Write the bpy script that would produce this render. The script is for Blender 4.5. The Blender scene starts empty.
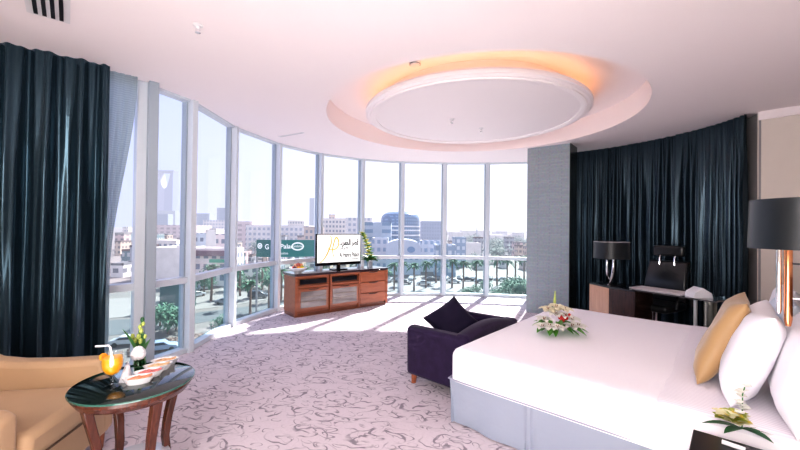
import bpy, bmesh, math, random
from mathutils import Vector, Matrix, noise
random.seed(7)
C = bpy.context.scene.collection
PI = math.pi
rnd = random.uniform

# ------------------------------------------------------------------ camera
F = 368.0; PHI = math.radians(.7); PIT = math.atan(3.5/F); EYE = 1.5
_r = Vector((math.cos(PHI), 0, math.sin(PHI))); _u0 = Vector((-math.sin(PHI), 0, math.cos(PHI))); _f0 = Vector((0, 1, 0))
_fw = _f0*math.cos(PIT) + _u0*math.sin(PIT); _up = _u0*math.cos(PIT) - _f0*math.sin(PIT)
def ray(px, py): return _fw + _r*((px-400)/F) - _up*((py-225)/F)
def P(px, py, h):
    d = ray(px, py); t = (h-EYE)/d.z
    return Vector((d.x*t, d.y*t, h))
def D(px, py, y):
    d = ray(px, py); t = y/d.y
    return Vector((d.x*t, y, EYE+d.z*t))
cd = bpy.data.cameras.new('camera'); cam = bpy.data.objects.new('camera', cd); C.objects.link(cam)
cd.sensor_width = 36; cd.lens = 36*F/800; cd.clip_end = 5000; cd.clip_start = .02
M3 = Matrix((_r, _up, -_fw)).transposed()
cam.matrix_world = Matrix.Translation((0, 0, EYE)) @ M3.to_4x4()
bpy.context.scene.camera = cam

# ------------------------------------------------------------------ materials
MATS = {}
def newmat(name):
    m = bpy.data.materials.new(name); m.use_nodes = True
    return m, m.node_tree, m.node_tree.nodes['Principled BSDF']
def mat(name, col, rough=.5, metal=0, spec=.5, sheen=0, coat=0, emis=None, estr=0, bump=0, bscale=60, var=0, vscale=8, alpha=1, trans=0, sss=0):
    if name in MATS: return MATS[name]
    m, nt, b = newmat(name)
    b.inputs['Base Color'].default_value = (*col, 1); b.inputs['Roughness'].default_value = rough
    b.inputs['Metallic'].default_value = metal; b.inputs['Specular IOR Level'].default_value = spec
    b.inputs['Sheen Weight'].default_value = sheen; b.inputs['Coat Weight'].default_value = coat
    b.inputs['Transmission Weight'].default_value = trans
    if emis: b.inputs['Emission Color'].default_value = (*emis, 1); b.inputs['Emission Strength'].default_value = estr
    tc = nt.nodes.new('ShaderNodeTexCoord')
    n = nt.nodes.new('ShaderNodeTexNoise'); n.inputs['Scale'].default_value = vscale; n.inputs['Detail'].default_value = 4
    nt.links.new(tc.outputs['Object'], n.inputs['Vector'])
    if var:
        mx = nt.nodes.new('ShaderNodeMix'); mx.data_type = 'RGBA'
        mx.inputs[6].default_value = (*[c*(1-var) for c in col], 1); mx.inputs[7].default_value = (*[min(1, c*(1+var)) for c in col], 1)
        nt.links.new(n.outputs['Fac'], mx.inputs[0]); nt.links.new(mx.outputs[2], b.inputs['Base Color'])
    if bump:
        n2 = nt.nodes.new('ShaderNodeTexNoise'); n2.inputs['Scale'].default_value = bscale; n2.inputs['Detail'].default_value = 3
        nt.links.new(tc.outputs['Object'], n2.inputs['Vector'])
        bp = nt.nodes.new('ShaderNodeBump'); bp.inputs['Strength'].default_value = bump; bp.inputs['Distance'].default_value = .01
        nt.links.new(n2.outputs['Fac'], bp.inputs['Height']); nt.links.new(bp.outputs[0], b.inputs['Normal'])
    MATS[name] = m; return m
def spectint(m, c):
    m.node_tree.nodes['Principled BSDF'].inputs['Specular Tint'].default_value = (*c, 1); return m
def wood(name, c1, c2, rough=.3, scale=2, axis='X', coat=.2):
    if name in MATS: return MATS[name]
    m, nt, b = newmat(name)
    tc = nt.nodes.new('ShaderNodeTexCoord'); mp = nt.nodes.new('ShaderNodeMapping')
    mp.inputs['Scale'].default_value = {'X': (1, 9, 9), 'Y': (9, 1, 9), 'Z': (9, 9, 1)}[axis]
    n = nt.nodes.new('ShaderNodeTexNoise'); n.inputs['Scale'].default_value = scale*2; n.inputs['Detail'].default_value = 6; n.inputs['Distortion'].default_value = .8
    cr = nt.nodes.new('ShaderNodeValToRGB'); cr.color_ramp.elements[0].position = .3; cr.color_ramp.elements[1].position = .7
    cr.color_ramp.elements[0].color = (*c1, 1); cr.color_ramp.elements[1].color = (*c2, 1)
    nt.links.new(tc.outputs['Object'], mp.inputs[0]); nt.links.new(mp.outputs[0], n.inputs['Vector'])
    nt.links.new(n.outputs['Fac'], cr.inputs[0]); nt.links.new(cr.outputs[0], b.inputs['Base Color'])
    b.inputs['Roughness'].default_value = rough; b.inputs['Coat Weight'].default_value = coat
    MATS[name] = m; return m
def glass(name, tint=(1, 1, 1), gloss=.06, rough=.02):
    if name in MATS: return MATS[name]
    m = bpy.data.materials.new(name); m.use_nodes = True; nt = m.node_tree; nt.nodes.clear()
    o = nt.nodes.new('ShaderNodeOutputMaterial'); t = nt.nodes.new('ShaderNodeBsdfTransparent'); g = nt.nodes.new('ShaderNodeBsdfGlossy')
    t.inputs[0].default_value = (*tint, 1); g.inputs['Roughness'].default_value = rough
    fr = nt.nodes.new('ShaderNodeLayerWeight'); fr.inputs[0].default_value = .25
    mu = nt.nodes.new('ShaderNodeMath'); mu.operation = 'MULTIPLY_ADD'; mu.inputs[1].default_value = .07 if gloss < .1 else .3; mu.inputs[2].default_value = gloss*.5
    mx = nt.nodes.new('ShaderNodeMixShader')
    nt.links.new(fr.outputs['Facing'], mu.inputs[0]); nt.links.new(mu.outputs[0], mx.inputs[0])
    nt.links.new(t.outputs[0], mx.inputs[1]); nt.links.new(g.outputs[0], mx.inputs[2]); nt.links.new(mx.outputs[0], o.inputs[0])
    MATS[name] = m; return m
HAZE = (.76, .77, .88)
def ext(name, col, rough=.8, windows=None, var=.25, vscale=.3, haze=1.0, win=(3.2, 2.4), glow=0.0, hd=950.):
    """outdoor material: painted aerial haze grows with real distance from the building we stand in"""
    if name in MATS: return MATS[name]
    m, nt, b = newmat(name); L = nt.links
    tc = nt.nodes.new('ShaderNodeTexCoord')
    n = nt.nodes.new('ShaderNodeTexNoise'); n.inputs['Scale'].default_value = vscale; n.inputs['Detail'].default_value = 5
    L.new(tc.outputs['Object'], n.inputs['Vector'])
    mx = nt.nodes.new('ShaderNodeMix'); mx.data_type = 'RGBA'
    mx.inputs[6].default_value = (*[c*(1-var) for c in col], 1); mx.inputs[7].default_value = (*[min(1, c*(1+var)) for c in col], 1)
    L.new(n.outputs['Fac'], mx.inputs[0]); cur = mx.outputs[2]
    if windows:
        # rows and columns of windows from the object's own coordinates
        sp = nt.nodes.new('ShaderNodeSeparateXYZ'); L.new(tc.outputs['Object'], sp.inputs[0])
        ad = nt.nodes.new('ShaderNodeMath'); ad.operation = 'ADD'; L.new(sp.outputs[0], ad.inputs[0]); L.new(sp.outputs[1], ad.inputs[1])
        def cell(src, size, lo):
            a = nt.nodes.new('ShaderNodeMath'); a.operation = 'DIVIDE'; L.new(src, a.inputs[0]); a.inputs[1].default_value = size
            f = nt.nodes.new('ShaderNodeMath'); f.operation = 'FRACT'; L.new(a.outputs[0], f.inputs[0])
            g = nt.nodes.new('ShaderNodeMath'); g.operation = 'GREATER_THAN'; L.new(f.outputs[0], g.inputs[0]); g.inputs[1].default_value = lo
            return g.outputs[0]
        a = cell(ad.outputs[0], win[1], .45); c = cell(sp.outputs[2], win[0], .5)
        mu = nt.nodes.new('ShaderNodeMath'); mu.operation = 'MULTIPLY'; L.new(a, mu.inputs[0]); L.new(c, mu.inputs[1])
        m2 = nt.nodes.new('ShaderNodeMix'); m2.data_type = 'RGBA'; m2.inputs[7].default_value = (*windows, 1)
        L.new(mu.outputs[0], m2.inputs[0]); L.new(cur, m2.inputs[6]); cur = m2.outputs[2]
    L.new(cur, b.inputs['Base Color']); b.inputs['Roughness'].default_value = rough
    if glow:
        L.new(cur, b.inputs['Emission Color']); b.inputs['Emission Strength'].default_value = glow  # painted light: surface glows in its own colour to lift shaded faces
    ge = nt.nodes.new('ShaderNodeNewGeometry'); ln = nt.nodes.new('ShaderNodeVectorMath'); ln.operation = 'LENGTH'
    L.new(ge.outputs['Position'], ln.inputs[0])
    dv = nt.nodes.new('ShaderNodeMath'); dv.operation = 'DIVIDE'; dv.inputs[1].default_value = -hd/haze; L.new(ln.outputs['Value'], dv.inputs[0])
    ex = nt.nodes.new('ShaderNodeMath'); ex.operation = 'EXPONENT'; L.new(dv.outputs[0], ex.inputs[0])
    em = nt.nodes.new('ShaderNodeEmission'); em.inputs[0].default_value = (*HAZE, 1); em.inputs[1].default_value = 1.0  # haze painted as a pale emission, mixed in by distance
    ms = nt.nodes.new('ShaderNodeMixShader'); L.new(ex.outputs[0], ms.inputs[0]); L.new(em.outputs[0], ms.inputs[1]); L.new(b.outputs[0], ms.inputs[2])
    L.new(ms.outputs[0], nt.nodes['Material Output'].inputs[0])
    MATS[name] = m; return m

# ------------------------------------------------------------------ mesh helpers
def I(): return Matrix.Identity(4)
def T(x, y, z=0): return Matrix.Translation((x, y, z))
def RZ(a): return Matrix.Rotation(a, 4, 'Z')
def RX(a): return Matrix.Rotation(a, 4, 'X')
def RY(a): return Matrix.Rotation(a, 4, 'Y')
def box(bm, c, s, M=None):
    m = T(*c) @ Matrix.Diagonal((*s, 1))
    if M is not None: m = M @ m
    bmesh.ops.create_cube(bm, size=1, matrix=m)
def poly(bm, pts, z0, z1, M=None):
    lo = [bm.verts.new((p[0], p[1], z0)) for p in pts]; hi = [bm.verts.new((p[0], p[1], z1)) for p in pts]
    n = len(pts)
    bm.faces.new(lo[::-1]); bm.faces.new(hi)
    for i in range(n): bm.faces.new((lo[i], lo[(i+1) % n], hi[(i+1) % n], hi[i]))
    if M is not None: bmesh.ops.transform(bm, matrix=M, verts=lo+hi)
def tube(bm, pts, rad, n=10, cap=True, M=None):
    pts = [Vector(p) for p in pts]; rings = []
    k = len(pts); rad = [rad]*k if not hasattr(rad, '__len__') else rad
    t0 = (pts[1]-pts[0]).normalized(); up = Vector((0, 0, 1)) if abs(t0.z) < .9 else Vector((1, 0, 0))
    a = t0.cross(up).normalized()
    for i, p in enumerate(pts):
        t = (pts[min(i+1, k-1)]-pts[max(i-1, 0)]).normalized()
        a = (a - t*a.dot(t)).normalized(); b = t.cross(a)
        rings.append([bm.verts.new(p + (a*math.cos(2*PI*j/n)+b*math.sin(2*PI*j/n))*rad[i]) for j in range(n)])
    for i in range(k-1):
        for j in range(n): bm.faces.new((rings[i][j], rings[i][(j+1) % n], rings[i+1][(j+1) % n], rings[i+1][j]))
    if cap: bm.faces.new(rings[0][::-1]); bm.faces.new(rings[-1])
    if M is not None: bmesh.ops.transform(bm, matrix=M, verts=[v for r in rings for v in r])
def lathe(bm, prof, n=32, c=(0, 0, 0), M=None, sx=1, sy=1):
    vs = []; rings = []
    for r, z in prof:
        if r < 1e-6: v = [bm.verts.new((c[0], c[1], c[2]+z))]
        else: v = [bm.verts.new((c[0]+sx*r*math.cos(2*PI*j/n), c[1]+sy*r*math.sin(2*PI*j/n), c[2]+z)) for j in range(n)]
        rings.append(v); vs += v
    for a, b in zip(rings, rings[1:]):
        for j in range(n):
            k = (j+1) % n
            if len(a) == 1 and len(b) == 1: continue
            if len(a) == 1: bm.faces.new((a[0], b[k], b[j]))
            elif len(b) == 1: bm.faces.new((a[j], a[k], b[0]))
            else: bm.faces.new((a[j], a[k], b[k], b[j]))
    if M is not None: bmesh.ops.transform(bm, matrix=M, verts=vs)
def sphere(bm, c, r, seg=16, s=(1, 1, 1), M=None):
    m = T(*c) @ Matrix.Diagonal((*s, 1))
    if M is not None: m = M @ m
    bmesh.ops.create_uvsphere(bm, u_segments=seg, v_segments=max(6, seg*2//3), radius=r, matrix=m)
def leafmesh(bm, base, d, L, w, bend=.3, n=6, upv=(0, 0, 1), fold=.15):
    """a pointed blade from base along d, drooping by bend"""
    base = Vector(base); d = Vector(d).normalized(); upv = Vector(upv)
    s = d.cross(upv)
    s = s.normalized() if s.length > 1e-3 else Vector((1, 0, 0)); nn = s.cross(d)
    prev = None
    for i in range(n+1):
        t = i/n; ww = w*math.sin(PI*min(1, t*.93+.07))**.8 if i < n else 0.0005
        c = base + d*L*t - Vector((0, 0, 1))*bend*L*t*t
        tri = [bm.verts.new(c - s*ww/2 + nn*ww*fold), bm.verts.new(c), bm.verts.new(c + s*ww/2 + nn*ww*fold)]
        if prev:
            bm.faces.new((prev[0], prev[1], tri[1], tri[0])); bm.faces.new((prev[1], prev[2], tri[2], tri[1]))
        prev = tri
def obj(name, bm, m, parent=None, smooth=True, sharp=True, bev=0, sub=0, solid=0, loc=None):
    bmesh.ops.recalc_face_normals(bm, faces=bm.faces)
    me = bpy.data.meshes.new(name); bm.to_mesh(me); bm.free()
    o = bpy.data.objects.new(name, me); C.objects.link(o)
    for x in (m if isinstance(m, (list, tuple)) else [m]): me.materials.append(x)
    if smooth:
        me.polygons.foreach_set('use_smooth', [True]*len(me.polygons))
        if sharp:
            try: me.set_sharp_from_angle(angle=math.radians(38))
            except Exception: pass
    if parent is not None: o.parent = parent
    if loc is not None: o.location = loc
    if solid:
        k = o.modifiers.new('s', 'SOLIDIFY'); k.thickness = solid; k.offset = 0
    if bev:
        k = o.modifiers.new('b', 'BEVEL'); k.width = bev; k.segments = 3; k.limit_method = 'ANGLE'; k.angle_limit = math.radians(40)
    if sub:
        k = o.modifiers.new('u', 'SUBSURF'); k.levels = sub; k.render_levels = sub
    return o
def B(): return bmesh.new()
def tag(o, label=None, cat=None, group=None, kind=None):
    if label: o['label'] = label
    if cat: o['category'] = cat
    if group: o['group'] = group
    if kind: o['kind'] = kind
    return o
def thing(name, label, cat, loc=(0, 0, 0), rz=0, group=None):
    o = bpy.data.objects.new(name, None); C.objects.link(o); o.location = loc; o.rotation_euler = (0, 0, rz)
    o.empty_display_size = .1
    return tag(o, label, cat, group)
def struct(name, bm, m, parent=None, label=None, **k):
    o = obj(name, bm, m, parent, **k)
    if parent is None: o['kind'] = 'structure'
    if label: o['label'] = label
    return o
def copytree(root, loc, rz, label=None, group=None, scale=None):
    r = root.copy(); C.objects.link(r); r.location = loc; r.rotation_euler = (0, 0, rz)
    if label: r['label'] = label
    if group: r['group'] = group
    if scale: r.scale = scale
    for ch in list(root.children):
        c = ch.copy(); C.objects.link(c); c.parent = r
        for g in list(ch.children):
            d = g.copy(); C.objects.link(d); d.parent = c
    return r
def textpart(body, size, m, parent, M, name='lettering', extr=.001, bold=0, align='LEFT', fit=None):
    c = bpy.data.curves.new('t', 'FONT'); c.body = body; c.size = size; c.extrude = extr; c.offset = bold; c.align_x = align
    t = bpy.data.objects.new('t', c); C.objects.link(t)
    dg = bpy.context.evaluated_depsgraph_get(); me = bpy.data.meshes.new_from_object(t.evaluated_get(dg))
    bpy.data.objects.remove(t); o = bpy.data.objects.new(name, me); C.objects.link(o)
    me.materials.clear(); me.materials.append(m)
    if fit:
        xs = [q.co.x for q in me.vertices]; me.transform(Matrix.Diagonal((fit/(max(xs)-min(xs)), 1, 1, 1)))
    me.transform(M); o.parent = parent
    return o

# ------------------------------------------------------------------ shared looks
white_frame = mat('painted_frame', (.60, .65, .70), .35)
plaster = mat('ceiling_plaster', (.90, .825, .825), .7, bump=.05, bscale=200)
beige = mat('wall_paint', (.74, .67, .60), .7, var=.03)
chrome = mat('chrome', (.85, .85, .86), .08, 1)
black_gloss = mat('black_gloss', (.008, .008, .01), .12)
black_matt = mat('black_matt', (.012, .013, .016), .5)

# ------------------------------------------------------------------ ROOM OUTLINE
MU = [(-2.70, 3.88), (-2.51, 4.40), (-2.51, 5.52), (-2.2, 6.6), (-1.62, 7.45), (-.83, 8.0), (.045, 8.27), (1.0, 8.33), (1.955, 8.27), (2.9, 8.1), (3.55, 7.5)]
ML = (-3.52, 3.05)
H = 3.0
Cb = Vector((.40, 2.87, 0)); v = Vector((.672, .741, 0)).normalized(); u = Vector((v.y, -v.x, 0))   # bed frame: v along foot edge, u towards the headboard
Hp = Cb + u*2.30
corner = Hp + v*3.95; nearc = Hp - v*4.1
right_poly = [(3.55, 7.5), (4.02, 6.95), (4.38, 6.3), (4.6, 5.5), (4.6, 4.95), (4.46, 4.58), (corner.x, corner.y)]
OUT = [ML] + MU + right_poly[1:] + [(nearc.x, nearc.y), (-4.3, nearc.y), (-4.3, 2.6)]

# floor
def carpet():
    m, nt, b = newmat('carpet'); L = nt.links; N = nt.nodes.new
    tc = N('ShaderNodeTexCoord'); mp = N('ShaderNodeMapping'); mp.inputs['Rotation'].default_value = (0, 0, .25); L.new(tc.outputs['Object'], mp.inputs[0])
    def math_(op, a, c=None, k=None, clamp=False):
        q = N('ShaderNodeMath'); q.operation = op; q.use_clamp = clamp
        if hasattr(a, 'links'): L.new(a, q.inputs[0])
        else: q.inputs[0].default_value = a
        if c is not None:
            if hasattr(c, 'links'): L.new(c, q.inputs[1])
            else: q.inputs[1].default_value = c
        if k is not None: q.inputs[2].default_value = k
        return q.outputs[0]
    w = N('ShaderNodeTexNoise'); w.inputs['Scale'].default_value = 6; w.inputs['Detail'].default_value = 1.5; L.new(mp.outputs[0], w.inputs['Vector'])
    sb = N('ShaderNodeVectorMath'); sb.operation = 'SUBTRACT'; L.new(w.outputs['Color'], sb.inputs[0]); sb.inputs[1].default_value = (.5, .5, .5)
    sc = N('ShaderNodeVectorMath'); sc.operation = 'SCALE'; sc.inputs['Scale'].default_value = .16; L.new(sb.outputs[0], sc.inputs[0])
    ad = N('ShaderNodeVectorMath'); ad.operation = 'ADD'; L.new(mp.outputs[0], ad.inputs[0]); L.new(sc.outputs[0], ad.inputs[1])
    def motif(scale, stretch, arms, twist, thr, off, rmax):
        m2 = N('ShaderNodeMapping'); m2.inputs['Scale'].default_value = stretch; m2.inputs['Location'].default_value = off; L.new(ad.outputs[0], m2.inputs[0])
        vo = N('ShaderNodeTexVoronoi'); vo.voronoi_dimensions = '2D'; vo.inputs['Scale'].default_value = scale; vo.inputs['Randomness'].default_value = .8; L.new(m2.outputs[0], vo.inputs['Vector'])
        sc1 = N('ShaderNodeVectorMath'); sc1.operation = 'SUBTRACT'; L.new(m2.outputs[0], sc1.inputs[0]); L.new(vo.outputs['Position'], sc1.inputs[1])
        sx = N('ShaderNodeSeparateXYZ'); L.new(sc1.outputs[0], sx.inputs[0]); cs = N('ShaderNodeSeparateColor'); L.new(vo.outputs['Color'], cs.inputs[0])
        th = math_('ARCTAN2', sx.outputs[1], sx.outputs[0]); rr = vo.outputs['Distance']
        ph = math_('ADD', math_('MULTIPLY', th, arms), math_('ADD', math_('MULTIPLY', rr, twist), math_('MULTIPLY', cs.outputs[0], 6.28)))
        sn = math_('SINE', ph)
        # thinner towards the outside of every curl
        t = math_('ADD', math_('MULTIPLY', rr, .9), thr)
        st = math_('MULTIPLY', math_('SUBTRACT', sn, t), 6, clamp=True)
        ring = math_('MULTIPLY', math_('MULTIPLY', math_('SUBTRACT', rr, .05), 12, clamp=True), math_('MULTIPLY', math_('SUBTRACT', rmax, rr), 6, clamp=True))
        return math_('MULTIPLY', st, ring)
    A = math_('MAXIMUM', math_('MAXIMUM', motif(3.6, (.72, 1.2, 1), 3.0, 20.0, .45, (0, 0, 0), .62), motif(5.2, (.6, 1.3, 1), 2.0, 24.0, .52, (7.7, 2.1, 0), .5)), math_('MULTIPLY', motif(8.5, (.8, 1.2, 1), 1.0, 17.0, .55, (3.3, 1.7, 0), .45), .9))
    n3 = N('ShaderNodeTexNoise'); n3.inputs['Scale'].default_value = 9; n3.inputs['Detail'].default_value = 2; L.new(tc.outputs['Object'], n3.inputs['Vector'])
    brk = math_('MULTIPLY', math_('SUBTRACT', n3.outputs['Fac'], .36), 6, clamp=True)
    ink = math_('MULTIPLY', math_('MULTIPLY', A, brk), .70)
    # fibre
    fb = N('ShaderNodeTexNoise'); fb.inputs['Scale'].default_value = 45; fb.inputs['Detail'].default_value = 5; L.new(tc.outputs['Object'], fb.inputs['Vector'])
    bc = N('ShaderNodeMix'); bc.data_type = 'RGBA'; bc.inputs[6].default_value = (.60, .53, .57, 1); bc.inputs[7].default_value = (.70, .63, .665, 1); L.new(fb.outputs['Fac'], bc.inputs[0])
    mx = N('ShaderNodeMix'); mx.data_type = 'RGBA'; L.new(ink, mx.inputs[0]); L.new(bc.outputs[2], mx.inputs[6]); mx.inputs[7].default_value = (.12, .105, .14, 1)
    L.new(mx.outputs[2], b.inputs['Base Color']); b.inputs['Roughness'].default_value = .95; b.inputs['Specular IOR Level'].default_value = .1
    bp = N('ShaderNodeBump'); bp.inputs['Strength'].default_value = .25; bp.inputs['Distance'].default_value = .01; L.new(fb.outputs['Fac'], bp.inputs['Height']); L.new(bp.outputs[0], b.inputs['Normal'])
    return m
bm = B(); poly(bm, OUT, -.25, 0); struct('floor', bm, carpet(), smooth=False)

# ceiling with the round recess
DC = Vector((1.02, 5.08)); RO = 2.02; RI = 1.48
def grow(pts, k):
    cx = sum(p[0] for p in pts)/len(pts); cy = sum(p[1] for p in pts)/len(pts)
    return [(p[0]+(p[0]-cx)*k, p[1]+(p[1]-cy)*k) for p in pts]
OC = grow(OUT, .03)
bm = B()
def ringe(pts, z):
    vs = [bm.verts.new((p[0], p[1], z)) for p in pts]
    return [bm.edges.new((vs[i], vs[(i+1) % len(vs)])) for i in range(len(vs))], vs
circ = [(DC.x+RO*math.cos(2*PI*i/96), DC.y+RO*math.sin(2*PI*i/96)) for i in range(96)]
e1, _ = ringe(OC, H); e2, cv = ringe(circ, H)
bmesh.ops.triangle_fill(bm, edges=e1+e2, use_beauty=True)
# slanted cove wall and recess top
rec = [bm.verts.new((DC.x+RO*math.cos(2*PI*i/96), DC.y+RO*math.sin(2*PI*i/96), H+.30)) for i in range(96)]
for i in range(96): bm.faces.new((cv[i], cv[(i+1) % 96], rec[(i+1) % 96], rec[i]))
bm.faces.new(rec)
o = struct('ceiling', bm, plaster, smooth=True)
bm = B(); poly(bm, grow(OUT, .05), H+.36, H+.5); struct('ceiling_slab', bm, plaster, smooth=False)
bm = B()
lathe(bm, [(0, .035), (1.34, .035), (1.34, .022), (1.38, .012), (1.395, .008), (1.415, .012), (1.42, .026), (1.45, .028), (1.46, .04), (RI, .045), (RI, .085), (1.45, .09), (1.45, .115), (1.43, .115), (1.43, .09), (1.2, .09), (1.2, .30)], 96, (DC.x-.03, DC.y, H))
cs = struct('ceiling_dome', bm, mat('dome_plaster', (.90, .84, .84), .6), label='round stepped plaster disc hung in the ceiling recess')
bm = B(); lathe(bm, [(1.30, .105), (1.42, .105), (1.42, .115), (1.30, .115), (1.30, .105)], 96, (DC.x, DC.y, H))
obj('cove_light', bm, mat('amber_cove', (1, .6, .2), .5, emis=(1, .50, .24), estr=1.9), cs)['label'] = 'amber light strip glowing above the disc'

# walls
def wallstrip(name, pts, z0, z1, m, th=.1, label=None):
    bm = B()
    for a, b_ in zip(pts, pts[1:]):
        a = Vector(a); b_ = Vector(b_); d = (b_-a); L = d.length; an = math.atan2(d.y, d.x)
        box(bm, (L/2, th/2, (z0+z1)/2), (L+.02, th, z1-z0), T(a.x, a.y) @ RZ(an))
    return struct(name, bm, m, label=label, smooth=False)
# outline is walked clockwise so the thickness (+normal) points outwards
wallstrip('wall_right', right_poly[:-1], 0, H+.3, mat('curtain_wall', (.35, .34, .34), .8))
wallstrip('wall_corner', [right_poly[-2], right_poly[-1]], 0, H+.3, beige)
wallstrip('wall_headboard', [(corner.x, corner.y), (nearc.x, nearc.y)], 0, H+.3, beige)
wallstrip('wall_back', [(nearc.x, nearc.y), (-4.3, nearc.y)], 0, H+.3, beige)
wallstrip('wall_left', [(-4.3, nearc.y), (-4.3, 2.6), ML], 0, H+.3, beige)
bm = B()
for a, b_ in [(right_poly[-2], right_poly[-1]), ((corner.x, corner.y), (nearc.x, nearc.y))]:
    a = Vector(a); b_ = Vector(b_); d = b_-a; an = math.atan2(d.y, d.x)
    box(bm, (d.length/2, -.02, H-.05), (d.length, .04, .1), T(a.x, a.y) @ RZ(an))
struct('trim_1', bm, plaster, label='painted cornice along the top of the beige wall', smooth=False)
bm = B()
a = Vector(right_poly[-2]); b_ = Vector(right_poly[-1]); d = b_-a
box(bm, (d.length/2, -.01, .06), (d.length, .02, .12), T(a.x, a.y) @ RZ(math.atan2(d.y, d.x)))
struct('baseboard_right', bm, mat('skirting', (.25, .14, .08), .4), smooth=False)

# pillar
def tile_mat():
    m, nt, b = newmat('pillar_tile'); L = nt.links; N = nt.nodes.new
    tc = N('ShaderNodeTexCoord'); n = N('ShaderNodeTexNoise'); n.inputs['Scale'].default_value = 28; n.inputs['Detail'].default_value = 6
    L.new(tc.outputs['Object'], n.inputs['Vector'])
    br = N('ShaderNodeTexBrick'); br.inputs['Scale'].default_value = 1; br.inputs['Brick Width'].default_value = .06; br.inputs['Row Height'].default_value = .03; br.inputs['Mortar Size'].default_value = .0015
    br.inputs['Color1'].default_value = (.27, .325, .36, 1); br.inputs['Color2'].default_value = (.30, .355, .39, 1); br.inputs['Mortar'].default_value = (.25, .30, .335, 1)
    sp = N('ShaderNodeSeparateXYZ'); cm = N('ShaderNodeCombineXYZ'); L.new(tc.outputs['Object'], sp.inputs[0])
    ad = N('ShaderNodeMath'); ad.operation = 'ADD'; L.new(sp.outputs[0], ad.inputs[0]); L.new(sp.outputs[1], ad.inputs[1]); L.new(ad.outputs[0], cm.inputs[0]); L.new(sp.outputs[2], cm.inputs[1])
    L.new(cm.outputs[0], br.inputs['Vector'])
    mx = N('ShaderNodeMix'); mx.data_type = 'RGBA'; mx.blend_type = 'OVERLAY'; mx.inputs[0].default_value = .25; L.new(br.outputs['Color'], mx.inputs[6]); L.new(n.outputs['Color'], mx.inputs[7])
    L.new(mx.outputs[2], b.inputs['Base Color']); b.inputs['Roughness'].default_value = .45
    return m
p0 = P(527, 313, 0)*.5 + P(528, 151, 3)*.5; p1 = P(569.5, 143.4, 3); p2 = P(578, 147, 3)
p0 = Vector((2.33, 6.76)); p1 = Vector((2.90, 6.30)); nrm = Vector((-(p1-p0).y, (p1-p0).x)).normalized()
p2 = p1 + nrm*.42; p3 = p0 + nrm*.42
bm = B(); poly(bm, [p0, p1, p2, p3], 0, H); pl = struct('wall_pillar', bm, tile_mat(), label='square pillar clad in small blue grey tiles', smooth=False)

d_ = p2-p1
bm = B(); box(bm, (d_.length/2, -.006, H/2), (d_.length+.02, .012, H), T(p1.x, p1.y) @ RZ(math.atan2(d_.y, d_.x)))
obj('side_sheet', bm, mat('pillar_side_dark', (.02, .025, .022), .2, var=.7, vscale=3), pl, smooth=False)['label'] = 'dark polished side of the pillar'  # thin dark glossy sheet over the pillar's right face

# ------------------------------------------------------------------ WINDOWS
gl_up = glass('window_glass', (.985, .985, 1.0), .02)
gl_lo = glass('window_glass_lower', (.86, .94, .94), .03)
pts = [Vector(ML)] + [Vector(p) for p in MU]
TRZ = .86
for i in range(len(pts)-1):
    a, b_ = pts[i], pts[i+1]; d = b_-a; L = d.length; an = math.atan2(d.y, d.x)
    w = bpy.data.objects.new('window_%d' % (i+1), None); C.objects.link(w); w['kind'] = 'structure'; w.location = (a.x, a.y, 0); w.rotation_euler = (0, 0, an)
    # mullion at end b
    if i == 0:
        wd, dp = .17, .15
    else:
        wd, dp = .075, .16
    bm = B(); box(bm, (L, .02, H/2), (wd, dp, H)); obj('mullion', bm, white_frame, w, smooth=False, bev=.006)
    if i == 0:
        bm = B(); box(bm, (L+.045, -.05, H/2), (.09, .16, H)); obj('mullion_post', bm, mat('frame_shade', (.34, .40, .46), .4), w, smooth=False, bev=.006)  # darker face of the corner mullion, shade put into the frame colour
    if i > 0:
        bm = B(); box(bm, (L-.045, .055, H/2), (.03, .07, H)); box(bm, (L+.045, .055, H/2), (.03, .07, H)); obj('mullion_trim', bm, mat('frame_shade', (.42, .47, .52), .4), w, smooth=False)  # side fins in the shaded copy of the frame colour
    bm = B(); box(bm, (L/2, .03, TRZ), (L-.05, .10, .075)); obj('transom', bm, white_frame, w, smooth=False, bev=.005)
    bm = B(); box(bm, (L/2, .03, .03), (L, .12, .06)); obj('sill', bm, white_frame, w, smooth=False, bev=.005)
    bm = B(); box(bm, (L/2, .03, H-.01), (L, .12, .03)); obj('head_frame', bm, white_frame, w, smooth=False)
    bm = B(); box(bm, (L/2, .06, (TRZ+H)/2), (L-.06, .006, H-TRZ-.06)); obj('pane', bm, gl_up, w, smooth=False)
    bm = B(); box(bm, (L/2, .06, TRZ/2), (L-.06, .006, TRZ-.1)); obj('lower_pane', bm, gl_lo, w, smooth=False)

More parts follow.
